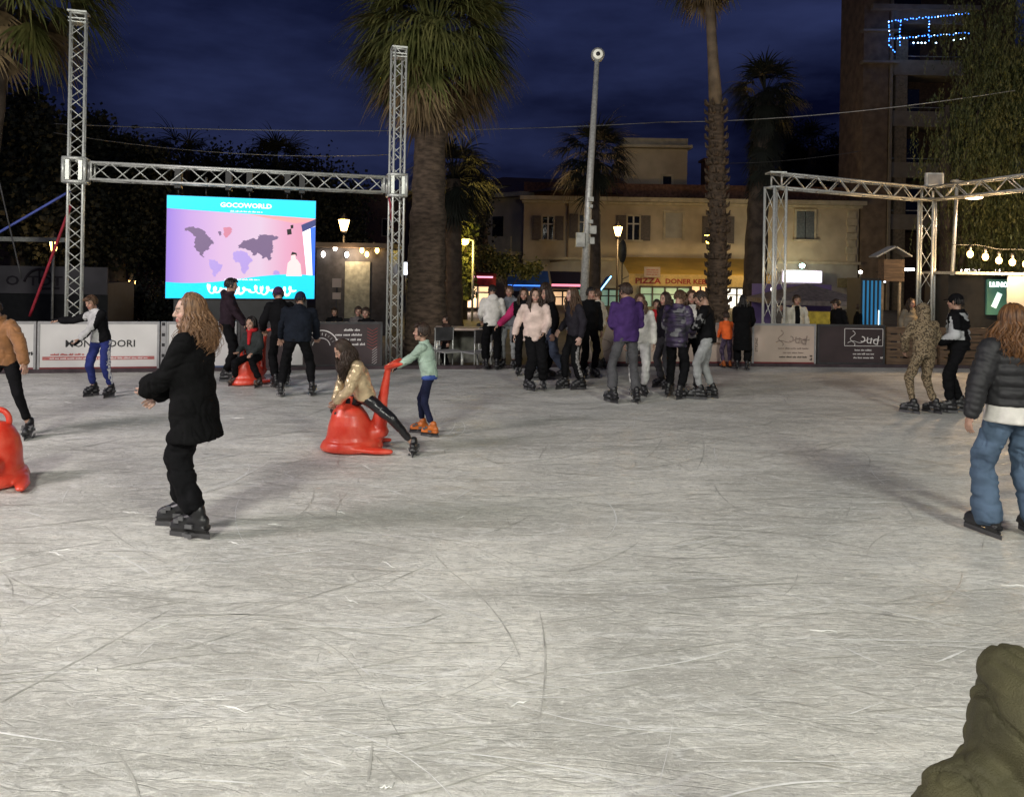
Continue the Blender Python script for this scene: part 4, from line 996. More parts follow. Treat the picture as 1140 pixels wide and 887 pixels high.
m = MB(); m.box((W*.55, -.06, zb+va+.03), (W*.8, .03, .07)); m.build('neon_line', em('pink_neon', (1, .35, .5), 1.8), o)
p = at(520, 335, 35.2); lamp('shop_light', 'POINT', p, 90, (1, .8, .65), size=.3)
# shop fronts
SHOPM = [em('lit_shop_interior_white', (.9, .95, .9), 1.3, .5, 2), em('lit_shop_interior_warm', (1, .62, .35), .8, .6, 2), em('lit_shop_interior_green', (.25, .42, .34), .35, .5, 2), em('lit_sign_violet_white', (.86, .78, 1), 3.2, .1)]
def shopfront(x0, x1, y0, y1, Y, mi, label, bars=3):
    a, b = at(x0, y1, Y), at(x1, y0, Y); W, H = b.x-a.x, b.z-a.z; o = empty('shop_window', (a.x, Y, a.z), label, 'shop window', 'lit shop windows under the awnings')
    m = MB(); m.box((W/2, .05, H/2), (W, .06, H)); m.build('pane', SHOPM[mi], o)
    m = MB(); [m.box((W*i/bars, 0, H/2), (.09, .12, H)) for i in range(bars+1)]; m.box((W/2, 0, H), (W, .12, .12)); m.box((W/2, .003, H*.68), (W, .1, .06)); m.build('frame', DARK, o)
    return o
shopfront(712, 768, 320, 345, 44.6, 2, 'greenish shop window under the PIZZA lettering', 4)
shopfront(769, 790, 318, 345, 44.6, 1, 'narrow warm shop window left of the tall palm', 2)
shopfront(806, 834, 321, 345, 44.6, 0, 'bright white shop window right of the tall palm', 2)
shopfront(585, 640, 324, 345, 44.6, 1, 'dim warm shop window under the blue awning', 4)
shopfront(640, 690, 322, 345, 44.6, 2, 'dim green shop window behind the light mast', 4)
shopfront(505, 545, 318, 342, 36.2, 1, 'dim warm shop window under the red awning', 3)
o = empty('lit_sign', at(893, 308, 43.9), 'glowing blank white sign box above the grey gazebo', 'sign'); m = MB(); m.box((0, 0, 0), (2.15, .2, .62)); m.build('face', SHOPM[3], o); m = MB(); m.box((0, .12, 0), (2.3, .15, .75)); m.build('housing', GREYP, o)
o = empty('lit_sign', at(893, 324, 43.9), 'second narrow glowing strip under the blank white sign box', 'sign'); m = MB(); m.box((-.2, 0, 0), (1.7, .15, .26)); m.build('face', SHOPM[3], o)
o = empty('wall_lamp', at(893, 296, 43.6), 'small cold green-white lamp on the wall over the lit sign', 'lamp'); m = MB(); m.ell((0, 0, 0), (.16, .12, .13)); m.build('lamp_glass', em('cold_lamp', (.55, 1, .85), 18), o)
m = MB(); m.box((0, .14, .05), (.1, .3, .06)); m.build('bracket', BLK, o); p = at(893, 296, 42.6); lamp('wall_lamp_light', 'POINT', p, 120, (1, .9, .65), size=.15)
o = empty('wall_graffiti_board', at(941, 315, 44.6), 'dark lettered board low on the pale wall at the quoins', 'sign'); m = MB(); m.box((0, 0, 0), (.9, .06, .55)); m.build('board', pm('drab_board', (.14, .12, .06), .8), o)
for x_, y_, Y_ in ((861, 322, 22), (958, 303, 30), (836, 294, 39.8)):
    p = at(x_, y_, Y_); o = empty('small_lamp', p, {861: 'tiny white lamp between the portal legs', 958: 'tiny white lamp left of the blue slatted booth', 836: 'small white lamp under the right end of the yellow awning'}[x_], 'lamp')
    m = MB(); m.ell((0, 0, 0), (.07, .07, .07)); m.build('lamp_glass', BULBW, o); m = MB(); m.tube([(0, 0, -.02), (0, .02, -p.z-.22)] if x_ != 836 else [(0, 0, .05), (0, .3, .4)], .02, 6); m.build('stem', BLK, o)

# ---- brown apartment tower with balconies (face at Y = 45)
ab = empty('apartment_tower', (at(957, 330, 45).x, 45, -.25), 'tall brown apartment tower with pale balcony fronts and blue string lights', 'building')
ax = ab.location.x
def la(px, py, dy=0): p = at(px, py, 45+dy); return Vector((p.x-ax, dy, p.z+.25))
m = MB(); x1 = la(985, 100).x; m.box((x1/2+.1, 1.6, 11.5), (x1+.2, 3.2, 23)); m.build('wall', BROWN, ab)
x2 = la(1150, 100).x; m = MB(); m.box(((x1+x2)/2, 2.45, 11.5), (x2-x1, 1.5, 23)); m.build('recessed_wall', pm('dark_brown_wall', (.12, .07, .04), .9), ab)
m = MB(); m.box((x1+.35, .0, 9.5), (.16, .16, 19)); m.build('pilaster', CONC, ab); m = MB(); m.box((x1+1.0, .75, 8), (.7, 1.4, 16)); m.build('pier', pm('grey_brown_render', (.22, .18, .12), .9), ab)
for i, py in enumerate((188, 246, 131, 74, 17)):
    z = la(1000, py).z
    m = MB(); xs, xe = x1+.5, x1+4.6
    m.box(((xs+xe)/2, .1, z), (xe-xs, .14, .78)); m.box(((xs+xe)/2, .9, z-.42), (xe-xs, 1.8, .16)); bl_ = m.build('balcony', CONC, ab)
    m = MB(); m.box((xs+1.6, 1.72, z+1.1), (1.6, .06, 1.9)); m.build('balcony_door', GLASS, bl_); m = MB(); m.tube([(xs, .1, z+.62), (xe, .1, z+.62)], .03, 6); m.build('rail', ALUD, bl_)
for py in (35, 70): 
    z = la(970, py).z; m = MB(); m.box((x1/2+.3, -.05, z), (x1+.9, .5, .13)); m.build('slab_edge', CONC, ab)
z = la(1020, 10).z; m = MB(); m.box((x1+2.2, -.1, z), (6.2, .5, .28)); m.build('slab_edge', CONC, ab)
# blue fairy lights
ls = empty('balcony_lights', la(1020, 45)+Vector((ax, 45-1.3, -.25)), 'blue fairy lights framing the top balcony of the tower', 'light string')
b0 = ls.location.copy(); LED = em('blue_fairy_led', (.05, .22, 1), 7, .3, 9); LEDW = em('white_fairy_led', (.5, .75, 1), 9, .3, 9)
segs = [((990, 24), (1078, 15)), ((1002, 25), (1002, 50)), ((990, 24), (990, 50)), ((1034, 20), (1034, 46)), ((992, 43), (1078, 37)), ((990, 50), (996, 58))]
m = MB(); m2 = MB(); mw = MB(); r = random.Random(4)
for a, b in segs:
    pa, pb = at(*a, 43.7)-b0, at(*b, 43.7)-b0; n = max(3, int((pb-pa).length/.17)); mw.tube([pa, pb], .012, 4)
    for i in range(n+1):
        (m2 if r.random() < .15 else m).ell(pa.lerp(pb, i/n)+Vector((r.uniform(-.03, .03), 0, r.uniform(-.04, .04))), (.035, .03, .035), None, 6, 4)
for x_, y_ in ((1017, 48), (1022, 48), (1026, 48), (1030, 48), (1042, 48), (1062, 45), (1070, 44), (1073, 43)): m2.ell(at(x_, y_, 43.7)-b0, (.05, .04, .04), None, 6, 4)
m.build('led', LED, ls); m2.build('led', LEDW, ls); mw.build('wire', BLK, ls); p = at(1015, 35, 43.2); lamp('fairy_light_glow', 'POINT', p, 7, (.1, .25, 1), size=.6)

# ---- dark buildings far left
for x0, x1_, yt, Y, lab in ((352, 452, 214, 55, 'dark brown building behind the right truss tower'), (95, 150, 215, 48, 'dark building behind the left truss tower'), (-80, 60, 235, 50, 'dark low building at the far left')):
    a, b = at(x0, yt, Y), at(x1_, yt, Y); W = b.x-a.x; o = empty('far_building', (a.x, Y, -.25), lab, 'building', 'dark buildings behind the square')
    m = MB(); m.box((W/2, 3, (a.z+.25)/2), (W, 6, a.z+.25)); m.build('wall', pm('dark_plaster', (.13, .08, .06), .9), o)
    m = MB(); m.box((W/2, 2.9, a.z+.35), (W+.6, 6.8, .25)); m.build('roof', ROOF, o)
    for i in range(3):
        for j in range(2):
            m = MB(); m.box((W*(.2+.3*i), -.05, 2.4+2.4*j), (.8, .1, 1.3)); f_ = m.build('window', TRIM, o); m = MB(); m.box((W*(.2+.3*i), -.11, 2.4+2.4*j), (.66, .03, 1.16)); m.build('pane', GLASS, f_)
# lit kiosk fronts behind the right truss tower
o = empty('kiosk', at(398, 340, 24), 'small lit kiosk with warm lamps behind the right truss tower', 'kiosk'); o.location.z = -.25
m = MB(); m.box((0, 0, 1.3), (2.2, 1.6, 2.6)); m.build('body', DARK, o); m = MB(); m.box((0, -.2, 2.68), (2.5, 2.2, .14)); m.build('roof', BROWN, o)
m = MB(); m.box((.15, -.83, 1.35), (.75, .04, 1.7)); m.build('poster', pm('grey_green_poster', (.25, .26, .2), .7), o)
for x_ in (-.85, -.5, -.15, .3, .45, .75): m = MB(); m.ell((x_, -.98, 2.5+.1*math.sin(x_*9)), (.06, .06, .09)); m.build('lamp', BULBW if x_ < 0 else BULB, o)
lamp('kiosk_light', 'POINT', Vector(o.location)+Vector((0, -1.3, 2.4)), 60, (1, .7, .45), size=.1)
o = empty('lit_sign', at(452, 299, 25), 'small cold lit panel between truss tower and palm trunk', 'sign'); m = MB(); m.box((0, 0, 0), (.22, .06, .40)); m.build('face', em('cold_panel', (.85, .9, 1), 3), o); m = MB(); m.box((0, .05, 0), (.3, .05, .48)); m.build('housing', BLK, o); m = MB(); m.tube([(0, .05, -.2), (0, .05, -3.0)], .03, 6); m.build('post', BLK, o)
o = empty('lit_sign', at(500, 310, 29), 'crumpled bright white lit sign right of the big palm trunk', 'sign'); m = MB()
m.poly([(-.30, 0, .35), (-.05, 0, .42), (.22, 0, .1), (.32, 0, -.45), (.1, 0, -.55), (-.05, 0, -.2), (-.28, 0, .1)], .08, (0, 1, 0)); m.build('face', em('white_sign_glow', (1, .92, .82), 2.6, .3, 4), o)
m = MB(); m.tube([(.1, .1, -.3), (.1, .1, -2.7)], .04, 6); m.build('post', BLK, o)
# twisted lit column / ivy pillar by the lamp
o = empty('ivy_pillar', (at(513, 300, 31).x, 31, -.25), 'ivy covered pillar lit yellow by the bent lamp', 'plant')
V = []; Q = []; r = np.random.default_rng(5)
for i in range(2600):
    a, z_ = r.uniform(0, 2*PI), r.uniform(.8, 4.2); rr_ = .36+.12*r.standard_normal(); c = np.array([rr_*math.cos(a), rr_*math.sin(a), z_]); u = r.standard_normal(3)*.07; v = r.standard_normal(3)*.07
    b = len(V); V += [c-u, c-v, c+u, c+v]; Q.append((b, b+1, b+2, b+3))
link('foliage', fast_mesh('foliage', V, Q, [LEAFP]), o); m = MB(); m.tube([(0, 0, 0), (0, 0, 4)], .3, 10); m.build('trunk', BARK2, o)

# ---- container with lettering at far left
a, b = at(-40, 346, 17.5), at(120, 346, 17.5)
o = empty('stall_banner', (a.x, 17.5, -.25), 'dark grey stall front with a ring emblem and large dark letters at the far left', 'stall'); W = b.x-a.x; kk = 17.5/FPX
GRB = pm('grey_banner_cloth', (.07, .065, .075), .8, var=.2, vs=2)
m = MB(); m.box((W/2, .6, .8), (W, 1.2, 1.6)); m.build('counter', BLK, o)
m = MB(); m.box((W/2, -.03, 1.36+.28), (W, .04, .62)); m.build('banner', GRB, o)
m = MB(); m.box((W/2-.5, -.1, 2.55), (W*.75, .12, .10)); m.tube([(.3, -.1, 0), (.3, -.1, 2.5)], .03, 6); m.tube([(W-1.2, -.1, 0), (W-1.2, -.1, 2.5)], .03, 6); m.build('frame', ALUD, o)
INK2 = pm('faded_dark_ink', (.012, .008, .014), .7)
for ch, x_ in (('O', 15), ('T', 38), ('O', 51), ('T', 65)):
    text('lettering', ch, .30, INK2, o, Matrix.Translation(((x_+40)*kk, -.056, 1.36+.25)) @ Matrix.Rotation(PI/2, 4, 'X'), bold=.02, sx=1.3)
m = MB(); c0 = Vector(((45+40)*kk, -.06, 1.36+.1)); m.tube([c0 + Vector((math.cos(a_)*.36, 0, math.sin(a_)*.42)) for a_ in np.linspace(.35, PI-.35, 21)], .03, 6); m.bar(c0+Vector((0, 0, .1)), c0+Vector((0, 0, .42)), .03, .02); m.bar(c0+Vector((.0, 0, -.02)), c0+Vector((.45, 0, .0)), .02, .05); m.build('ring_emblem', INK2, o)

# ------------------------------------------------------------------ furniture right of the big palm
def table(x, y, w_, d_, h_, mat, label, rz=0):
    o = empty('table', (x, y, -.25), label, 'table', None, rz); m = MB(); m.box((0, 0, h_), (w_, d_, .04)); m.build('tabletop', mat, o)
    for sx in (-1, 1):
        for sy in (-1, 1): m = MB(); m.tube([(sx*(w_/2-.05), sy*(d_/2-.05), 0), (sx*(w_/2-.06), sy*(d_/2-.06), h_-.02)], .018, 6); m.build('leg', ALU, o)
    return o
def chair(x, y, rz, label):
    o = empty('chair', (x, y, -.25), label, 'chair', 'metal chairs round the table', rz)
    m = MB(); m.box((0, 0, .46), (.42, .42, .03)); m.build('seat', GREYP, o); m = MB(); m.box((0, .2, .78), (.42, .02, .26)); m.build('backrest', DARK, o)
    for sx in (-1, 1):
        m = MB(); m.tube([(sx*.2, -.19, 0), (sx*.2, -.19, .46)], .012, 6); m.build('leg', ALU, o); m = MB(); m.tube([(sx*.2, .2, 0), (sx*.2, .2, .9)], .012, 6); m.build('leg', ALU, o)
p = at(518, 372, 15.6); table(p.x, p.y, 1.2, .6, .86, BEIGE, 'pale topped table right of the palm trunk')
m = MB(); m.box((p.x, p.y+.33, .25), (1.25, .04, .75)); o = m.build('counter_board', pm('grey_green_board', (.2, .2, .17), .8), None, label='grey board standing behind the pale table', category='board')
for i, (x_, y_, rz) in enumerate(((500, 15.0, .6), (530, 14.9, -2.4), (547, 15.5, 2.9), (481, 15.7, 1.5))):
    p = at(x_, 380, y_); chair(p.x, p.y, rz, ('metal chair at the left front of the pale table', 'metal chair in front of the pale table', 'metal chair behind the legs of the white hoodie skater', 'metal chair by the palm trunk')[i])
# grey gazebo
o = empty('gazebo', (at(898, 330, 25).x, 25, -.25), 'low grey gazebo tent behind the beige barrier', 'gazebo')
m = MB(); zt, zb = at(905, 316, 25).z+.25, at(905, 333, 25).z+.25; hw = 1.5
m.add([(-hw, -hw, zb), (hw, -hw, zb), (hw, hw, zb), (-hw, hw, zb), (0, 0, zt), (-hw, -hw, zb-.15), (hw, -hw, zb-.15), (hw, hw, zb-.15), (-hw, hw, zb-.15)], [(0, 1, 4), (1, 2, 4), (2, 3, 4), (3, 0, 4), (0, 5, 6, 1), (1, 6, 7, 2), (2, 7, 8, 3), (3, 8, 5, 0)]); m.build('canopy', pm('grey_tent_cloth', (.22, .19, .18), .8), o)
for sx in (-1, 1):
    for sy in (-1, 1): m = MB(); m.tube([(sx*hw*.95, sy*hw*.95, 0), (sx*hw*.95, sy*hw*.95, zb)], .025, 6); m.build('leg', ALU, o)
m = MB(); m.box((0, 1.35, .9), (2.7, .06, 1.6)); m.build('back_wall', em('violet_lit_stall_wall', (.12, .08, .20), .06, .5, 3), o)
m = MB(); m.box((.0, -1.2, .7), (.9, .3, .9)); o = m.build('yellow_bin', pm('mustard_plastic', (.35, .28, .03), .6), None, label='mustard yellow box beside the man in the white jacket', category='box'); p = at(915, 345, 19); o.location = (p.x, 19+1.2, -.25)
# blue slatted booth
p = at(970, 360, 17.0); o = empty('slatted_booth', (p.x, 17.0, -.25), 'small booth with glowing blue vertical slats behind the dark barrier', 'booth')
m = MB(); m.box((0, .4, 1.0), (.44, .7, 2.0)); m.build('body', BLK, o)
for i in range(5): m = MB(); m.box((-.18+.09*i, 0, 1.1), (.035, .03, 1.7)); m.build('slat', em('blue_lit_slat', (.04, .28, .6), .16, .4, 3), o)
m = MB(); m.tube([(.14, -.04, .4), (.14, -.04, 1.3)], .010, 6); m.build('light_tube', em('white_tube', (.7, .9, 1), 3), o)
# wooden crib kiosk
p = at(992, 300, 17.6); o = empty('wooden_kiosk', (p.x, 17.6, -.25), 'tall wooden frame with a small pitched roof left of the portal leg', 'kiosk'); z_ = p.z+.25
for sx in (-1, 1): m = MB(); m.box((sx*.2, 0, z_/2-.1), (.05, .05, z_-.1)); m.build('post', pm('pale_wood', (.35, .28, .2), .7), o)
m = MB(); m.box((0, 0, z_-.02), (.46, .3, .5)); m.build('box', WOOD, o); m = MB(); m.bar((-.42, 0, z_+.28), (.02, 0, z_+.52), .4, .03); m.bar((.0, 0, z_+.52), (.38, 0, z_+.3), .4, .03); m.build('roof', ALUD, o)
# dark closed parasol tent with lit screen, white things at the right edge
p = at(1085, 345, 17.5); o = empty('dark_stall', (p.x, 17.5, -.25), 'black stall with a green lit menu screen lettered LUNO', 'stall')
m = MB(); m.box((.35, .5, 1.05), (1.9, 1.0, 2.1)); m.build('body', BLK, o); m = MB(); m.box((.35, .3, 2.15), (2.1, 1.5, .06)); m.build('roof', ALUD, o)
m = MB(); m.box((.50, -.03, 1.62), (.52, .05, .80)); sc2 = m.build('menu_screen', em('green_screen_glow', (.06, .16, .12), .3, .6, 5), o)
text('lettering', 'LUNO', .15, em('white_letters_glow', (.9, 1, .95), 4), sc2, Matrix.Translation((.50, -.062, 1.9)) @ Matrix.Rotation(PI/2, 4, 'X'), bold=.03, extrude=.003)
m = MB(); m.box((.46, -.06, 1.55), (.12, .01, .35), Matrix.Rotation(.4, 3, 'Y')); m.build('picture', em('white_pic', (.7, .9, .8), 1), sc2)
p = at(1149, 322, 16.5); o = empty('white_cabinet', (p.x+.1, 16.5, -.25), 'tall white cabinet cut by the right edge of the photo', 'cabinet'); m = MB(); m.box((0, .3, 1.05), (.5, .6, 2.1)); m.build('body', WHITEP, o); m = MB(); m.box((0, -.01, 1.2), (.4, .02, 1.4)); m.build('door', pm('offwhite_door', (.6, .58, .52), .6), o)
# strip of small lights, right background
o = empty('light_strip', at(1065, 301, 22), 'row of small white lights above the black stall', 'light string'); b0 = o.location.copy(); m = MB()
for x_ in (1058, 1066, 1069, 1076, 1079, 1084, 1088, 1092, 1110, 1113): m.ell(at(x_, 301, 22)-b0, (.06, .04, .045), None, 6, 4)
m.build('bulb', em('small_white_bulbs', (1, .85, .8), 6), o); m = MB(); m.tube([at(1052, 300, 22)-b0, at(1140, 302, 22)-b0], .01, 4); m.build('wire', BLK, o)
o = empty('light_strip', at(1010, 300, 24), 'short row of cold lights behind the wooden frame', 'light string'); b0 = o.location.copy(); m = MB()
for x_ in (1004, 1008, 1012, 1016, 981, 984): m.box(at(x_, 300 if x_ > 1000 else 313, 24)-b0, (.1, .04, .08))
m.build('bulb', em('cold_small_lights', (.9, .95, 1), 5), o); m = MB(); m.tube([at(975, 303, 24)-b0, at(1022, 299, 24)-b0], .01, 4); m.build('wire', BLK, o)
# road signs left of lantern
for x_, y_, Y_, lab, rr_ in ((375, 315, 19, 'small beige square notice on a post right of the screen', .12), (693, 281, 33, 'dark round road sign seen from behind by the lantern', .3)):
    p = at(x_, y_, Y_); o = empty('road_sign', (p.x, Y_, -.25), lab, 'sign'); m = MB(); m.tube([(0, .03, 0), (0, .03, p.z+.3)], .03, 6); m.build('post', DARK, o)
    m = MB()
    if rr_ < .2: m.box((0, 0, p.z+.25), (.22, .03, .22)); m.box((0, 0, p.z-.07), (.2, .03, .16)); m.build('plate', BEIGE, o)
    else: m.tube([(0, 0, p.z+.3), (0, .03, p.z+.3)], .5, 20); m.v = [(x*.36, y, z) for x, y, z in m.v]; m.build('plate', DARK, o)
# ------------------------------------------------------------------ palms and trees
def fan_leaf(V, Q, base, dirv, L, nb, rs, droop, width=.03):
    """petiole + fan of drooping blades (numpy lists)"""
    d = Vector(dirv).normalized(); x, y = frame(d)
    pet = L*.45; p = Vector(base); pts = [p.copy()]
    for i in range(4):
        p = p + d*pet/4; d = (d + Vector((0, 0, -.07*droop))).normalized(); pts.append(p.copy())
    s = d.cross(Vector((0, 0, 1))); s = s.normalized() if s.length > .1 else Vector((1, 0, 0)); up = s.cross(d)
    for i in range(4):
        b = len(V); w_ = .022
        V += [pts[i]-s*w_, pts[i]+s*w_, pts[i+1]+s*w_*.8, pts[i+1]-s*w_*.8]; Q.append((b, b+1, b+2, b+3))
    for k in range(nb):
        a = (k/(nb-1)-.5)*2.5; bd_ = (d*math.cos(a) + s*math.sin(a) + up*rs.uniform(-.12, .12)).normalized(); q = pts[-1].copy(); bl = L*.62*(1-.25*abs(a)/1.3)*rs.uniform(.8, 1.1)
        side = bd_.cross(up).normalized(); w0 = width*rs.uniform(.7, 1.1); n = 5; prev = None; g_ = rs.uniform(.6, 1.3)*droop
        for i in range(n+1):
            t = i/n; ww = w0*(.55 + .9*t if t < .4 else (1-t)*1.5+.06)
            cur = (q - side*ww, q + side*ww)
            if prev: b = len(V); V += [prev[0], prev[1], cur[1], cur[0]]; Q.append((b, b+1, b+2, b+3))
            prev = cur; bd_ = (bd_ + Vector((0, 0, -.11*g_*(1+2.2*t)))).normalized(); q = q + bd_*bl/n
def palm(px, base_Y, trunk, crown_c, crown_r, n_leaf, label, seed, skirt=30, gm=LEAFM, dm=LEAFD, bark=BARK, nb=22, elev=(-50, 75), name='palm_tree', boots=0, group=None, sk_len=.4):
    rs = random.Random(seed); o = empty(name, (px, base_Y, -.25), label, 'palm tree', group); org = Vector(o.location)
    pts = [Vector(p)-org for p, _ in trunk]; rad = [r for _, r in trunk]
    P_, R2 = [], []
    for i in range(len(pts)-1):
        m_ = 14
        for j in range(m_): t = j/m_; P_.append(pts[i].lerp(pts[i+1], t)); R2.append((rad[i]*(1-t)+rad[i+1]*t)*rs.uniform(.94, 1.06))
    P_.append(pts[-1]); R2.append(rad[-1]); m = MB(); m.tube(P_, R2, 14)
    if boots:   # stubs of old leaf bases along the trunk
        for i in range(boots):
            t = rs.uniform(0, 1); z_ = len(P_)*t*.999; k = int(z_); c = P_[min(k, len(P_)-1)]; a = rs.uniform(0, 2*PI); dv = Vector((math.cos(a), math.sin(a), 0)); r0 = R2[min(k, len(R2)-1)]
            m.tube([c+dv*r0*.8, c+dv*(r0+.07)+Vector((0, 0, .06)), c+dv*(r0+.10)+Vector((0, 0, .17))], [.05, .04, .012], 5)
    m.build('trunk', bark, o)
    C = Vector(crown_c)-org; V = []; Q = []; V2 = []; Q2 = []
    for i in range(n_leaf):
        a = rs.uniform(0, 2*PI); e = R_(elev[0] + (elev[1]-elev[0])*rs.random()**.8); d = Vector((math.cos(a)*math.cos(e), math.sin(a)*math.cos(e), math.sin(e)))
        dry = e < R_(-28) and rs.random() < .5
        fan_leaf(*((V2, Q2) if dry else (V, Q)), C + d*.08, d, crown_r*rs.uniform(.85, 1.12), nb, rs, 1.2 if e > 0 else .9)
    for i in range(skirt):
        a = rs.uniform(0, 2*PI); e = R_(rs.uniform(-84, -55)); d = Vector((math.cos(a)*math.cos(e), math.sin(a)*math.cos(e), math.sin(e)))
        fan_leaf(V2, Q2, C + Vector((0, 0, -rs.uniform(0, sk_len)*crown_r)) + Vector((d.x, d.y, 0)).normalized()*rad[-1]*.8, d, crown_r*rs.uniform(.5, .85), nb-6, rs, .5)
    link('crown', fast_mesh('crown', [tuple(v) for v in V], Q, [gm]), o)
    if V2: link('dry_leaves', fast_mesh('dry_leaves', [tuple(v) for v in V2], Q2, [dm]), o)
    return o
# big palm in the centre
b, t_ = at(474, 395, 17.9), at(482, 60, 17.9); b.z = -.25; mid = at(478, 190, 17.9)
palm(b.x, 17.9, [(b, .57), (b+Vector((0, 0, .7)), .48), (at(475, 300, 17.9), .44), (mid, .375), (at(480, 110, 17.9), .33), (t_, .22)], at(482, 46, 17.9), 2.36, 175, 'big fan palm with a thick trunk and drooping crown in the middle', 3, skirt=30, nb=24, elev=(-55, 72))
# left palm, crown cut by the frame; dark bark paints in its unlit trunk
b = at(-25, 300, 13.9); b.z = -.25; palm(b.x, 13.9, [(b, .26), (at(-18, 200, 13.9), .22), (at(4, -20, 13.9), .2)], at(6, -26, 13.9), 2.1, 70, 'fan palm at the top left, its crown cut by the frame', 8, skirt=12, nb=22, elev=(-64, 60), bark=BARK2)
# tall slim palm on the right
b = at(800, 350, 22); b.z = -.25
palm(b.x, 22, [(b, .29), (at(799, 250, 22), .25), (at(797, 118, 22), .22)], at(786, -52, 22), 1.75, 60, 'tall slim palm with ragged leaf bases on the lower trunk', 5, skirt=60, boots=420)
tl = [o for o in bpy.data.objects if o.name.startswith('palm_tree') and 'tall slim' in o.get('label', '')][0]
org = Vector(tl.location); m = MB(); rs = random.Random(2)
ps = [at(797, 118, 22), at(794, 70, 22), at(791, 20, 22), at(786, -55, 22)]; m.tube([p-org for p in ps], [.20, .155, .135, .12], 12); m.build('upper_trunk', pm('smooth_palm_bark', (.20, .15, .10), .9, var=.3, vs=3, bump=.6, bs=14), tl)
# dark palms behind
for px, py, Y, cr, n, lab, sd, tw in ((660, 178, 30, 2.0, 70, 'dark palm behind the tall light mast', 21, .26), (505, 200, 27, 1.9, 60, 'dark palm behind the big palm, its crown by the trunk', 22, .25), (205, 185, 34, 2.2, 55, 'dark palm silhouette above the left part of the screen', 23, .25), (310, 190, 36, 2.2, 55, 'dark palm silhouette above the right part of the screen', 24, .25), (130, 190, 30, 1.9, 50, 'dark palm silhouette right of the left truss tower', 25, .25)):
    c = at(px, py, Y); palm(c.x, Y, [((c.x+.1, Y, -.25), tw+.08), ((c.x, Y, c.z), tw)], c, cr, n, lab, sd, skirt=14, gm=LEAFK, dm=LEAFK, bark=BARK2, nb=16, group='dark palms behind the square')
def leaf_tree(px, Y, blobs, n, label, seed, mat, leaf=.10, hang=0.0, trunk_px=None, tr=.25, name='tree', group=None, limbs=True, cat='tree'):
    rs = np.random.default_rng(seed); bx_ = at(trunk_px or px, 300, Y).x; o = empty(name, (bx_, Y, -.25), label, cat, group); org = np.array(o.location)
    V = []; m = MB(); top = max(at(x, y, Y).z for x, y, _, _ in blobs)
    m.tube([(0, 0, 0), (.08, 0, top*.3), (-.05, 0, top*.6), (0, 0, top*.8)], [tr*1.3, tr, tr*.7, tr*.3], 10)
    tot = sum(rx*rz for _, _, rx, rz in blobs)
    for x, y, rx, rz in blobs:
        c = np.array(at(x, y, Y))-org; ax_, az_ = rx*Y/FPX, rz*Y/FPX; dy = min(ax_, az_, 2.2)
        m.tube([(0, 0, max(.5, c[2]-az_*1.4)*.6), (c[0]*.5, 0, c[2]*.75), (c[0], 0, c[2])], [tr*.5, tr*.3, .03], 6)
        nn = int(n*rx*rz/tot); ncl = max(10, nn//110)
        cc = rs.standard_normal((ncl, 3)); cc /= np.linalg.norm(cc, axis=1)[:, None]; cc *= (rs.random((ncl, 1))**.4); cc = c + cc*np.array([ax_, dy, az_])
        k = rs.integers(0, ncl, nn); sp_ = min(ax_, az_)*(.12 if hang > 1 else .17)+.09
        off = rs.standard_normal((nn, 3))*sp_
        if hang: off[:, 2] = -np.abs(rs.standard_normal(nn))*sp_*hang*1.7 + .2; off[:, :2] *= .55; 
        if hang > 1:   # weeping strands: leaflets strung along hanging twigs
            st = 22; ns_ = nn//st; nn = ns_*st; kk_ = rs.integers(0, ncl, ns_); o0 = rs.standard_normal((ns_, 3))*sp_*np.array([1.2, 1.2, .7]); Ls = rs.uniform(.35, 1.3, ns_); dr = rs.standard_normal((ns_, 2))*.22
            tt = np.linspace(0, 1, st)[None, :, None]; P0 = (cc[kk_]+o0)[:, None, :] + np.concatenate([dr[:, None, :]*np.sqrt(tt), -tt**1.3*Ls[:, None, None]], 2); P0 = P0.reshape(-1, 3) + rs.standard_normal((nn, 3))*.02
        else: P0 = cc[k] + off
        pass; u = rs.standard_normal((nn, 3)); u /= np.linalg.norm(u, axis=1)[:, None]; v = rs.standard_normal((nn, 3)); v = np.cross(u, v); v /= np.linalg.norm(v, axis=1)[:, None]
        if hang: v = v*.55 + np.array([0, 0, -1.0]); u = u*np.array([1, 1, .2]); lw_, ll_ = leaf*.20, leaf*1.1
        else: lw_, ll_ = leaf*.5, leaf
        sz = rs.uniform(.6, 1.3, (nn, 1)); V.append(np.stack([P0-u*lw_*sz, P0+v*ll_*sz*.5-u*0, P0+u*lw_*sz, P0-v*ll_*sz*.5], 1).reshape(-1, 3))
    V = np.concatenate(V); Q = np.arange(len(V)).reshape(-1, 4); link('crown', fast_mesh('crown', V, Q, [mat]), o); m.build('trunk', BARK2, o)
    return o
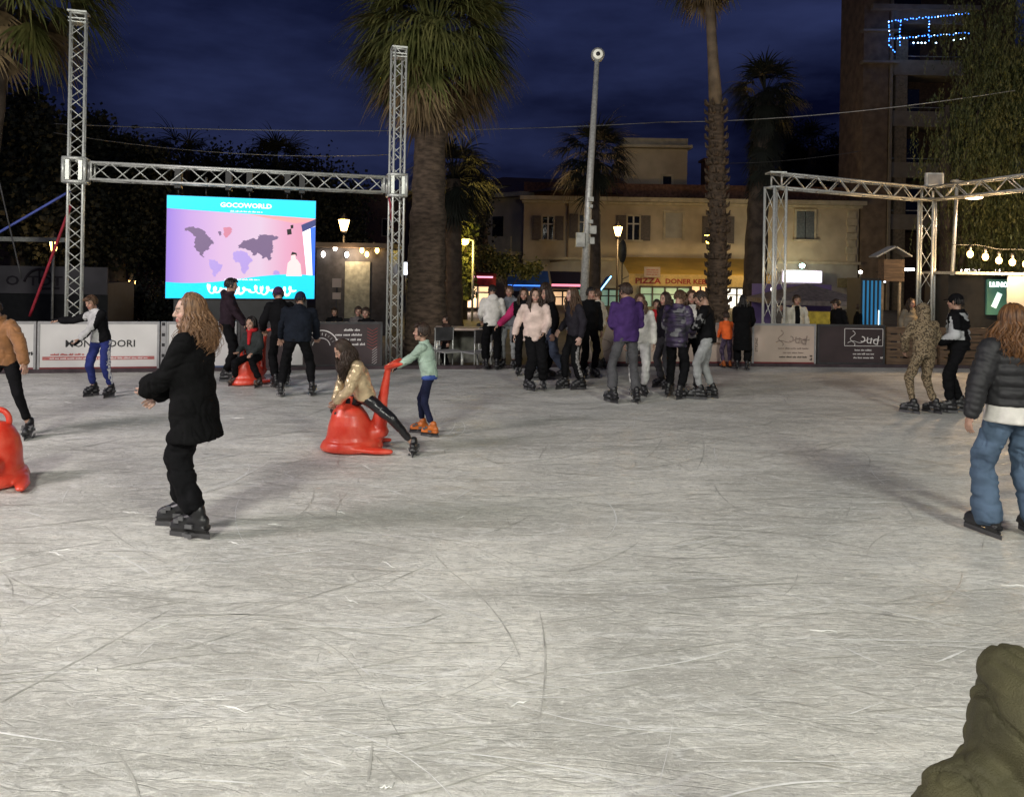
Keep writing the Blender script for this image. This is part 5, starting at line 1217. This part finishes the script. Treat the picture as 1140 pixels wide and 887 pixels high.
# drooping tree at the right
leaf_tree(1110, 21, [(1125, 40, 62, 70), (1145, 120, 85, 70), (1075, 150, 45, 60), (1115, 215, 75, 60), (1150, 260, 70, 50), (1090, 255, 45, 45), (1128, 300, 40, 22), (1190, 100, 80, 100)], 115000, 'large pepper tree with drooping foliage at the right, lit by the bulbs', 31, LEAFP, .085, 1.5, 1052, .20, 'pepper_tree')
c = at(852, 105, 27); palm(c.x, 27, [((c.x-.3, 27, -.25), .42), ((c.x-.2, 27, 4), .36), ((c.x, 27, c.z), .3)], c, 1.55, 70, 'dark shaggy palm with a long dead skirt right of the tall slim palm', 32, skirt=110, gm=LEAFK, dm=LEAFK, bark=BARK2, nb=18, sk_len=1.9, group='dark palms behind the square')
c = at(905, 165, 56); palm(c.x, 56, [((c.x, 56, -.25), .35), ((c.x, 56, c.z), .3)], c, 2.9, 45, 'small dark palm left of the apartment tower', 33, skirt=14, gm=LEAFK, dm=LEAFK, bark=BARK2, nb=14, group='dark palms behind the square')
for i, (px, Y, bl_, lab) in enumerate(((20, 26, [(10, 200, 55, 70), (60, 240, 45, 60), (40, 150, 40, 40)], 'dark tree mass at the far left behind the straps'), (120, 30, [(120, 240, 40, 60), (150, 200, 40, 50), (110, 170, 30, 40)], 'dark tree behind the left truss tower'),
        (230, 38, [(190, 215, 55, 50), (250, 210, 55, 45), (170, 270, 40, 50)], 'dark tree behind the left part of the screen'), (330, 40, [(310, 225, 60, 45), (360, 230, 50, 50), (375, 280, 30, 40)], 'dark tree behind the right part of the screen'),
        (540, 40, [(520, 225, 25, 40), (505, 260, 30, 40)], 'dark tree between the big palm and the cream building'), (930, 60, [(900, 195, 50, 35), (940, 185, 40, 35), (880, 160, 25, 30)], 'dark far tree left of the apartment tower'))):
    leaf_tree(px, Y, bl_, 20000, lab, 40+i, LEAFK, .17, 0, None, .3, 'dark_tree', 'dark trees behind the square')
leaf_tree(565, 35, [(560, 296, 26, 12), (545, 285, 14, 14), (585, 300, 18, 8)], 3500, 'small bushy tree over the awnings left of the cream building', 50, LEAFP, .14, 0, None, .08, 'small_tree')
leaf_tree(165, 20, [(140, 335, 50, 22), (180, 345, 35, 15), (95, 340, 30, 15)], 6000, 'dark shrub hedge behind the white barrier panels', 51, LEAFK, .10, 0, None, .06, 'shrub', None, True, 'shrub')
# ------------------------------------------------------------------ skaters
W = cloth
LG = W('light_grey_jersey', (.30, .31, .31)); GREYJ = W('grey_jersey', (.13, .13, .14)); WHT = W('white_sweatshirt', (.62, .60, .56)); PINKW = W('pale_pink_sweatshirt', (.66, .52, .46))
NAVY = W('navy_tracksuit', (.02, .028, .13)); PURP = W('purple_hoodie', (.055, .026, .115)); GREYT = W('charcoal_trousers', (.075, .075, .08)); BRN = pm('brown_suede', (.22, .095, .03), .8, var=.2, bump=.3, bs=60, sheen=.2)
GOLD = pm('gold_puffer', (.58, .45, .28), .30, .4, var=.2, bump=.6, bs=30); MINT = W('mint_quilted', (.34, .45, .37), .7); DNAVY = W('dark_navy_fabric', (.012, .015, .04)); LEATH = pm('black_leather', (.012, .012, .014), .28, var=.3, bump=.4, bs=25)
DENIM = W('blue_denim', (.08, .12, .18), .85, bump=.4, bs=220, var=.25, vs=5); NYL = pm('black_nylon_puffer', (.010, .010, .012), .65, var=.2, bump=.35, bs=22); BEIG = W('beige_cotton', (.38, .30, .18)); RED = W('red_jacket', (.42, .02, .025)); ORNG = W('orange_jacket', (.75, .13, .03))
OLIVE = pm('olive_quilted_parka', (.050, .045, .017), .75, var=.3, vs=5, bump=.5, bs=260); CAMO = camo('camouflage_cloth'); MAG = W('magenta_sleeve', (.42, .03, .12)); COATB = W('black_wool_coat', (.0065, .0065, .007), .9, spec=.06); STRW = pm('white_stripe', (.6, .6, .62), .6)
DPINK = W('grey_violet_pattern', (.08, .06, .10), var=.6, vs=20)

# girl in the long black coat
person('girl in a long black coat with long light brown hair, looking left', 213, 592, 1.585, 84, 'coat', COATB, BLACKC, 'wide', 'verylong', 'blonde_brown', lean=(.02, 0), twist=.15, head=(26, 6),
       hL=(-.08, .31, 1.05), hR=(.10, .36, .95), fL=(-.12, -.10, .15, -6), fR=(.10, .12, .15, 4), poleL=(-.6, -.5, -1), poleR=(.6, -.4, -1), near=True, hem=.27, wide=1.10, seed=1, skin=(.50, .32, .25))
# man in brown jacket at left edge
person('skater in a brown suede jacket and black trousers, cut by the left edge', 4, 487, 1.45, 172, 'jacket', BRN, BLACKC, 'skinny', 'short', 'dark_brown', pelvis=(.0, 0, .93), lean=(.18, .05), head=(-5, 25), hL=(-.40, .16, .93), hR=(.35, .15, .9), poleL=(-1, -.3, 0), fL=(-.33, -.02, .15, 25), fR=(.18, .1), near=True, seed=2, Y=8.05)
# boy with arms spread
person('boy in a black and grey jacket with blue tracksuit trousers, one arm stretched out', 112, 441, 1.36, 168, 'jacket', BLACKC, NAVY, 'joggers', 'short', 'brown', lean=(.14, .16), twist=-.25, head=(10, 18), hR=(.72, .12, 1.28), hL=(.20, .36, .90), poleL=(-1, .2, -.2), poleR=(0, -.3, -1), fL=(-.20, 0), fR=(.14, 0), gloves=BLACKC,
       frontm=(W('grey_white_front', (.42, .42, .42)), lambda c, n: ((n[:, 1] > .3) & (c[:, 0] > -.05) & (abs(c[:, 0]) < .3))), stripes=STRW, seed=3)
# dark clothed pair and friends left
person('man in a dark jacket standing behind the child on the red seal', 252, 424, 1.57, -75, 'hoodie', W('dark_plum_fabric', (.025, .015, .022)), BLACKC, 'straight', 'short', 'black', head=(0, 8), hR=(.15, .3, .95), hL=(-.15, .3, .95), seed=4)
person('skater in black with a navy cap bending over the child, back to the camera', 330, 441, 1.49, 12, 'jacket', W('black_navy_jacket', (.008, .011, .018)), BLACKC, 'straight', 'beanie', 'black', pelvis=(0, -.02, .93), lean=(.38, .04), wide=1.25, head=(10, 10), facing_hat=DNAVY, hL=(-.30, .42, .85), hR=(.28, .4, .9), fL=(-.24, -.02), fR=(.24, 0), seed=5)
person('skater in black with a dark purple beanie, half hidden behind the navy cap', 313, 432, 1.53, 25, 'jacket', BLACKC, BLACKC, 'straight', 'beanie', 'black', pelvis=(0, 0, .93), lean=(.34, -.05), head=(15, 15), facing_hat=W('purple_knit', (.05, .02, .06)), hL=(-.25, .3, .95), fL=(-.09, .05), fR=(.1, .1), seed=6)
person('small child in dark jacket and red scarf riding the far red seal', 283, 428, 1.22, 165, 'jacket', W('grey_green_jacket', (.03, .035, .035)), BLACKC, 'straight', 'bob', 'black', pelvis=(0, 0, .62), lean=(.05, .1), head=(0, 5), hk=1.2, hL=(-.15, .3, .72), hR=(.2, .3, .72), fL=(-.30, .28, .16), fR=(.30, .22, .16), skates='brown', Y=11.75, seed=7,
       extras=lambda b, d: (lambda m: m.build('scarf', RED, b))(MB().tube([d['s']*(d['NB']+Vector((0, 0, .05))+d['R']*math.cos(a)*.085+d['F']*math.sin(a)*.085) for a in np.linspace(0, 2*PI, 15)], .045*d['s'], 8).cone(d['s']*(d['NB']+d['F']*.1), d['s']*(d['NB']+d['F']*.17-d['U']*.22), .05*d['s'], .03*d['s'])))
# gold girl and mint child
person('girl in a shiny gold jacket riding the red seal, leg stretched out', 404, 495, 1.36, 118, 'jacket', GOLD, LEATH, 'skinny', 'long', 'dark_brown', pelvis=(0, -.02, .70), lean=(.42, -.10), head=(-10, 28), hL=(-.05, .34, .66), hR=(.09, .33, .66), poleL=(-1, -.3, -.2), poleR=(1, -.3, -.2),
       fL=(-.38, -.52, .13, -120), fR=(.24, .06, .15, 30), kp={-1: (-.6, .3, .6), 1: (.55, .9, .25)}, Y=7.62, near=True, seed=8, pitchL=-12)
person('small child in a mint jacket with orange skates pushing the red seal', 477, 484, 1.17, 82, 'jacket', MINT, DNAVY, 'skinny', 'short', 'dark_brown', lean=(.20, 0), head=(5, -2), hk=1.22, hL=(-.10, .50, 1.08), hR=(.10, .52, 1.10), poleL=(-.5, -.3, -1), poleR=(.5, -.3, -1), fL=(-.14, -.10, .15, -14), fR=(.10, .13, .15, 8), skates='orange', gloves=BLACKC, hem=.04, near=True, seed=9,
       extras=lambda b, d: (lambda m: m.build('waist_band', W('blue_shirt_hem', (.05, .09, .3)), b))(MB().loft([((d['P']-Vector((0, 0, .07)))*d['s'], Vector((1, 0, 0)), Vector((0, 1, 0)), .175*d['s'], .125*d['s']), ((d['P']+Vector((0, 0, .0)))*d['s'], Vector((1, 0, 0)), Vector((0, 1, 0)), .17*d['s'], .122*d['s'])])))
# centre group
person('man in a white hoodie and black trousers seen from behind at the rink edge', 547, 411.5, 1.50, 5, 'hoodie', WHT, BLACKC, 'wide', 'short', 'black', wide=1.05, hL=(-.2, .25, 1.0), hR=(.2, .25, 1.0), lean=(.1, 0), head=(0, 20), seed=10)
person('skater in light grey trousers left of the pale pink sweatshirt', 566, 410, 1.48, 170, 'hoodie', W('mid_grey_hoodie', (.17, .18, .20)), LG, 'joggers', 'short', 'brown', hR=(.15, .2, 1.0), seed=11)
person('girl with a magenta sleeve reaching down to the left', 584, 418, 1.46, 175, 'puffer', BLACKC, BLACKC, 'straight', 'long', 'dark_brown', hR=(.52, .12, 1.02), poleR=(0, -.4, -1), lean=(.05, .06), seed=12, frontm=(MAG, lambda c, n: (c[:, 0] > .24)))
person('woman in a pale pink sweatshirt and wide black trousers, one gloved hand', 594, 433.5, 1.50, 176, 'sweater', PINKW, BLACKC, 'wide', 'long', 'dark_brown', wide=1.15, hem=.13, hR=(.34, .06, .95), hL=(-.17, .24, 1.0), poleL=(-.7, -1, -.2), poleR=(.3, -1, -.3), gloves=BLACKC, fL=(-.16, 0), fR=(.10, .08, .15, 40), head=(8, 5), seed=13, skin=(.5, .32, .24))
person('dark haired skater in black striding behind the pink sweatshirt', 612, 424, 1.50, 110, 'jacket', BLACKC, W('faded_denim', (.06, .075, .11)), 'wide', 'long', 'dark_brown', lean=(.1, 0), fL=(-.1, -.28, .2, 0), fR=(.1, .12), kp=None, seed=14)
person('woman with long brown hair in a dark jacket gliding left', 640, 433, 1.52, 118, 'jacket', W('charcoal_violet_jacket', (.02, .018, .024)), BLACKC, 'straight', 'verylong', 'brown', lean=(.12, 0), head=(-5, 0), hL=(-.30, .10, .93), hR=(.32, .12, 1.0), fL=(-.10, -.06, .15, 0), fR=(.10, .14, .15, 10), stripes=W('grey_snake_pattern', (.22, .21, .21), var=.7, vs=30), seed=15, skin=(.52, .33, .27))
person('man in a cream shirt and beige trousers at the rink edge behind the dark jacket', 668, 411, 1.45, 60, 'shirt', W('cream_shirt', (.60, .56, .46)), BEIG, 'straight', 'short', 'brown', lean=(.16, .05), hL=(-.25, .35, .98), hR=(.3, .2, 1.0), head=(20, 5), seed=16, skates='black')
person('skater in a purple hoodie and grey trousers seen from behind', 696, 448, 1.62, 8, 'hoodie', PURP, GREYT, 'flare', 'short', 'dark_brown', wide=1.1, head=(28, 5), hL=(-.12, .26, 1.08), hR=(.12, .26, 1.08), poleL=(-.35, -.4, -1), poleR=(.35, -.4, -1), fL=(-.19, -.02, .15, 24), fR=(.15, -.06, .15, -4), seed=17)
person('skater in white trousers and cream top half hidden by the purple hoodie', 710, 440, 1.45, 178, 'sweater', WHT, W('white_joggers', (.5, .5, .48)), 'straight', 'long', 'brown', wide=1.1, fL=(-.10, 0), fR=(.08, 0), seed=18)
person('skater in a black quilted jacket with violet patches, back half turned', 752, 443, 1.53, -38, 'puffer', pm('black_violet_puffer', (.01, .01, .014), .5, var=.2, vs=9, col2=(.05, .03, .085)), BLACKC, 'straight', 'short', 'brown', lean=(.06, 0), head=(-10, 20), hL=(-.15, .28, 1.05), hR=(.15, .28, 1.05), fL=(-.14, .04), fR=(.12, -.08), hem=.14, seed=19,
       frontm=(W('silver_print', (.16, .16, .17)), lambda c, n: ((vnoise(c*14, 5) > .45) & (c[:, 2] > -.05))))
person('skater in a black sweatshirt and light grey joggers looking down', 787, 444, 1.54, 68, 'sweater', BLACKC, LG, 'joggers', 'short', 'dark_brown', lean=(.08, 0), head=(5, 32), hL=(-.08, .30, 1.12), hR=(.12, .3, 1.12), poleL=(-1, -.3, -.6), fL=(-.12, .10, .15, 5), fR=(.13, -.06, .15, -12), seed=20,
       frontm=(W('grey_print', (.14, .14, .14)), lambda c, n: ((vnoise(c*22, 9) > .35) & (c[:, 1] > .02) & (abs(c[:, 2]-.28) < .12) & (c[:, 0] < 0))))
person('skater facing the camera between the violet patched jacket and the black sweatshirt', 768, 434, 1.50, 172, 'jacket', BLACKC, BLACKC, 'straight', 'long', 'brown', seed=21, frontm=(WHT, lambda c, n: ((n[:, 1] > .5) & (abs(c[:, 0]) < .08))))
person('small child in an orange jacket holding a red skating aid', 809, 409.5, 1.02, 8, 'jacket', ORNG, DPINK, 'straight', 'short', 'dark_brown', hk=1.25, lean=(.15, 0), hL=(-.15, .35, .95), hR=(.15, .35, .95), skates='orange', seed=22)
person('long haired figure in a long black coat leaning at the barrier', 826, 412, 1.38, -20, 'coat', COATB, BLACKC, 'wide', 'verylong', 'black', lean=(.2, 0), head=(0, 20), hem=.5, hL=(-.1, .35, 1.05), hR=(.15, .35, 1.05), seed=23)
person('dark haired skater in black between the cream shirt and the brown haired woman, further back', 655, 420, 1.50, 200, 'jacket', BLACKC, BLACKC, 'straight', 'short', 'black', seed=31)
person('skater in a black hoodie standing behind the pale pink sweatshirt, looking right', 604, 421, 1.56, -60, 'hoodie', BLACKC, BLACKC, 'straight', 'long', 'dark_brown', seed=32)
person('skater in black with a dark jacket behind the violet patched jacket, nearest the red jacket', 741, 432, 1.46, 120, 'jacket', W('near_black_jacket', (.012, .011, .016)), W('grey_jeans', (.05, .05, .055)), 'straight', 'long', 'dark_brown', seed=33)
# right group
person('person in full camouflage clothing with the hood up, seen from behind', 1028, 460, 1.42, 4, 'jacket', CAMO, CAMO, 'joggers', 'none', 'brown', hood=True, wide=1.05, hL=(-.2, .22, .98), hR=(.2, .22, .98), poleL=(-1, -.3, -.4), poleR=(1, -.3, -.4), fL=(-.19, -.02, .15, 42), fR=(.19, 0, .15, 30), head=(10, 15), hem=.06, seed=24)
person('person in a black cap and black and white jacket looking left', 1066, 459, 1.56, 72, 'puffer', BLACKC, BLACKC, 'straight', 'cap', 'black', lean=(.04, 0), twist=-.5, hL=(-.12, .26, 1.02), hR=(.2, .2, 1.0), fL=(-.1, .12), fR=(.1, -.05), hem=.04, seed=25, frontm=(W('pale_print', (.40, .41, .42)), lambda c, n: ((vnoise(c*np.array([11, 11, 9]), 3) > .12) & (c[:, 2] > .12) & (c[:, 2] < .5))))
person('girl with long auburn hair, black cropped puffer and blue jeans, back to the camera', 1126, 597, 1.60, 8, 'puffer', NYL, DENIM, 'baggy', 'verylong', 'auburn', wide=1.12, head=(0, 0), hL=(-.40, -.02, .84), hR=(.34, .05, .86), poleL=(-1, -.3, 0), poleR=(1, -.3, 0), hem=-.03, fL=(-.17, .03, .15, 10), fR=(.16, -.06, .15, -8), near=True, seed=26,
       extras=lambda b, d: (lambda m: m.build('white_shirt_hem', bake_cloth(m, d['s']), b) if False else link('white_shirt_hem', bake(m, 'shirt_hem', [WHT], .014, 3, lambda p: .008*vnoise(p*18, 4)), b))(MB().loft([((d['P']-Vector((0, 0, .10)))*d['s'], Vector((1, 0, 0)), Vector((0, 1, 0)), .222*d['s'], .168*d['s']), ((d['P']+Vector((0, 0, .10)))*d['s'], Vector((1, 0, 0)), Vector((0, 1, 0)), .19*d['s'], .135*d['s'])])))

# people behind the barrier (they stand on the lower plaza)
bz = -.25
def behind(px, top, Y, yaw, label, topm, **k):
    z = at(px, top, Y).z - bz; H = z - .0; kk = dict(top='jacket', botm=BLACKC, hair='short', hairm='dark_brown', skates=None, hR=None, base_z=bz, Y=Y, legs=True, seed=int(px)); kk.update(k)
    return person(label, px, 400, z/1.73*1.70, yaw, topm=topm, **kk)
behind(885, 329, 16.2, 178, 'bearded man in a white jacket behind the beige barrier', W('cream_jacket', (.55, .52, .44)), frontm=(BLACKC, lambda c, n: ((n[:, 1] > .6) & (abs(c[:, 0]) < .05))), wide=1.1)
behind(933, 333, 16.6, 110, 'man in black looking down behind the dark barrier', BLACKC, head=(0, 28))
behind(955, 338, 17.2, -100, 'dark figure left of the blue slatted booth', BLACKC)
behind(730, 334, 15.8, 170, 'person in a red jacket behind the small dark barrier panel', RED, hair='short')
behind(716, 335, 17.0, 180, 'onlooker in black right of the purple hoodie, further back', BLACKC)
behind(372, 343, 15.3, 180, 'onlooker with a shadowed face behind the chevron barrier, leftmost of three', BLACKC)
behind(398, 343, 15.2, 190, 'pale faced onlooker behind the chevron barrier, middle of three', W('grey_coat', (.10, .09, .09)), hk=1.15)
behind(407, 345, 14.9, 175, 'child onlooker nearest the right truss tower behind the chevron barrier', BLACKC, hk=1.25)
behind(497, 352, 15.6, 120, 'dark seated onlooker at the pale table', W('dark_brown_coat', (.04, .025, .02)))
behind(1012, 333, 17.4, 190, 'onlooker in a pale jacket left of the camouflage skater, behind the pallets', W('taupe_jacket', (.2, .17, .13)), hair='long')
behind(868, 338, 18.0, 165, 'short onlooker between the portal legs', W('drab_jacket', (.09, .08, .07)))
behind(745, 333, 18.5, 185, 'onlooker under the awning behind the red jacket', W('olive_drab', (.06, .06, .04)))
behind(640, 336, 17.6, 175, 'distant onlooker in a grey jacket behind the long haired woman', GREYJ)

# foreground child in olive parka, hood up
fc = gnd(570, 400); Yc = 1.80; hc = at(1143, 800, Yc)
P0 = Vector((hc.x, Yc, 0)); m = MB(); Xv, Y3, Z3 = Vector((1, 0, 0)), Vector((0, 1, 0)), Vector((0, 0, 1))
top_z = at(1143, 738, Yc).z; hz = top_z-.155
b = MB()   # body (child, standing with its back to the camera)
H_ = top_z-.02; s = H_/1.25
b.ell((0, .01, hz), (.085, .10, .115)); b.cone((0, 0, hz-.18), (0, 0, hz-.08), .045, .045); b.loft([((0, 0, .40*H_), Xv, Y3, .11, .08), ((0, 0, .55*H_), Xv, Y3, .11, .075), ((0, 0, .72*H_), Xv, Y3, .13, .08), ((0, 0, .80*H_), Xv, Y3, .05, .05)])
for sd in (-1, 1):
    b.cone((sd*.12, 0, .72*H_), (sd*.19, .03, .56*H_), .032, .025); b.cone((sd*.19, .03, .56*H_), (sd*.16, .16, .50*H_), .028, .02); b.cone((sd*.06, 0, .45*H_), (sd*.07, 0, .24*H_), .06, .04); b.cone((sd*.07, 0, .24*H_), (sd*.08, 0, .10), .04, .03)
    b.cone((sd*.08, 0, .08), (sd*.08, .09, .06), .03, .025); b.cone((sd*.16, .16, .50*H_), (sd*.155, .21, .49*H_), .02, .02)
    for o_, l_ in ((-.018, .03), (-.006, .036), (.006, .038), (.018, .032)): b.cone((sd*.155+o_, .22, .49*H_), (sd*.155+o_*1.2, .22+l_, .485*H_), .0055, .005, 6)
    b.cone((sd*.14, .19, .49*H_), (sd*.125, .215, .50*H_), .007, .006, 6)
me = bake(b, 'person', [MSKIN], .008, 1); a_ = me.attributes.new('tint', 'FLOAT_COLOR', 'POINT'); a_.data.foreach_set('color', np.tile([.42, .25, .18, 1.0], len(me.vertices)))
pc = link('person', me, None, P0, label='child in an olive green hooded parka in the near right corner', category='person'); pc.rotation_euler.z = R_(18)
j = MB(); sh = at(1012, 870, Yc).z
j.ell((0, -.01, hz+.0), (.13, .135, .16)); j.cone((0, 0, hz-.16), (0, 0, hz-.05), .13, .13); j.cone((0, -.02, hz+.08), (.0, .03, hz+.10), .09, .08)
zs_ = hz-.11
j.loft([((0, 0, zs_-.42), Xv, Y3, .24, .18), ((0, 0, zs_-.25), Xv, Y3, .235, .17), ((0, 0, zs_-.06), Xv, Y3, .225, .155), ((0, 0, zs_+.04), Xv, Y3, .14, .12), ((0, 0, zs_+.08), Xv, Y3, .11, .11)], 28)
for sd in (-1, 1): j.cone((sd*.12, 0, zs_+.0), (sd*.195, .0, zs_-.04), .085, .10, 14); j.cone((sd*.195, .0, zs_-.04), (sd*.28, .02, zs_-.26), .10, .09, 14); j.cone((sd*.24, .02, zs_-.32), (sd*.17, .18, zs_-.38), .08, .06, 14)
def fold(p):
    a = np.abs(vnoise(p*np.array([9, 9, 6]) + .8*vnoise(p*5, 2)[:, None], 7)); b_ = np.abs(vnoise(p*np.array([22, 22, 13]), 8))
    q = -.016*np.clip(1-a/.16, 0, 1)**1.5 - .006*np.clip(1-b_/.2, 0, 1) + .012*vnoise(p*6, 9)
    seam = np.minimum(np.abs(p[:, 0]-.055), np.abs(p[:, 0]+.055)); return q - .007*np.clip(1-seam/.008, 0, 1)*(p[:, 2] > hz-.16)
link('parka', bake(j, 'parka', [OLIVE], .0065, 3, fold), pc)
t = MB(); 
for sd in (-1, 1): t.cone((sd*.06, 0, .44*H_), (sd*.07, 0, .24*H_), .085, .06); t.cone((sd*.07, 0, .24*H_), (sd*.08, 0, .13), .06, .055)
link('trousers', bake(t, 'trousers', [BLACKC], .012, 2), pc)
for sd in (-1, 1):
    sk = link('skate', BOOTS['black'], pc); sk.matrix_local = Matrix.Translation((sd*.08, 0, 0)) @ Matrix.Scale(.72, 4); link('blade', BLADE, sk); link('buckle', BUCKLE, sk)

# ------------------------------------------------------------------ red seal-shaped skating aids
def seal(px, py, rz, sc_, label, Y=None, tail=True, loop=False):
    loc = gnd(px, py) if Y is None else Vector((ray(px, py)[0]*Y, Y, 0))
    m = MB()   # local +Y = nose direction
    m.loft([((0, .02, .012), Xv, Y3, .235, .31), ((0, .02, .05), Xv, Y3, .25, .325), ((0, .02, .10), Xv, Y3, .235, .30), ((0, .03, .15), Xv, Y3, .20, .25), ((0, .04, .28), Xv, Y3, .19, .22), ((0, .05, .38), Xv, Y3, .165, .185), ((0, .06, .45), Xv, Y3, .125, .14), ((0, .06, .50), Xv, Y3, .06, .07)], 26)
    for sd in (-1, 1):   # flippers
        m.cone((sd*.17, .02, .06), (sd*.25, -.22, .045), .08, .06, 12, (Z3, .5)); m.cone((sd*.25, -.22, .045), (sd*.27, -.36, .04), .06, .04, 10, (Z3, .55))
    m.cone((0, .02, .15), (0, -.16, .17), .15, .12, 16); m.cone((0, -.16, .15), (0, -.27, .20), .12, .09, 14)
    if tail:
        m.cone((0, -.25, .20), (0, -.27, .42), .09, .062, 12); m.cone((0, -.27, .42), (0, -.32, .74), .062, .036, 12); m.cone((0, -.32, .74), (0, -.34, .86), .036, .034, 10)
        for sd in (-1, 1): m.cone((0, -.34, .86), (sd*.11, -.42, .90), .045, .04, 10, (Z3, .7)); m.cone((sd*.11, -.42, .90), (sd*.20, -.47, .92), .04, .022, 8, (Z3, .8))
    m.v = [tuple(Vector(p)*sc_) for p in m.v]
    me = bake(m, 'skating_aid', [REDPL], .011, 4, lambda p: -.007*np.exp(-((p[:, 2]/sc_-.125)/.012)**2) + .004*np.exp(-(p[:, 0]/.007)**2) + .003*vnoise(p*9, 3))
    o = empty('skating_aid', loc, label, 'skating aid', 'red seal shaped skating aids', R_(rz)); link('shell', me, o)
    h = MB()
    if loop: h.tube([Vector((math.cos(a)*.085, .08, .50+math.sin(a)*.10))*sc_ for a in np.linspace(-.3, PI+.3, 13)], .024*sc_, 8); h.build('handle', REDPL, o)
    else:
        for sd in (-1, 1): h = MB(); h.tube([Vector((sd*.055, .03, .49))*sc_, Vector((sd*.07, .03, .56))*sc_, Vector((sd*.07, .09, .575))*sc_, Vector((sd*.055, .12, .48))*sc_], [.02*sc_]*4, 8); h.build('handle', REDPL, o)
    e = MB()
    for sd in (-1, 1): e.ell(Vector((sd*.085, .185, .40))*sc_, (.018*sc_,)*3, None, 8, 6); e.build('eye', BLK, o) if sd > 0 else None
    return o
seal(394, 499, 100, .96, 'red plastic seal skating aid under the girl in the gold jacket', Y=7.72)
seal(-7, 536, 20, 1.0, 'red plastic seal skating aid cut by the left edge', Y=6.35, tail=False, loop=True)
seal(277, 427, 150, .92, 'far red plastic seal skating aid ridden by the small child', Y=11.85)
# low red aid in front of the orange child
p = gnd(812, 407); o = empty('skating_aid', p + Vector((0, .25, 0)), 'low red skating aid in front of the child in orange', 'skating aid'); m = MB(); m.cone((-.25, 0, .06), (.25, 0, .06), .06, .06); m.cone((-.2, 0, .1), (-.16, 0, .5), .03, .025); m.cone((.2, 0, .1), (.16, 0, .5), .03, .025); m.cone((-.18, 0, .5), (.18, 0, .5), .03, .03)
link('shell', bake(m, 'shell', [REDPL], .012, 2), o); m = MB(); m.tube([(-.1, 0, .5), (.1, 0, .5)], .042, 8); m.build('grip', BLK, o)
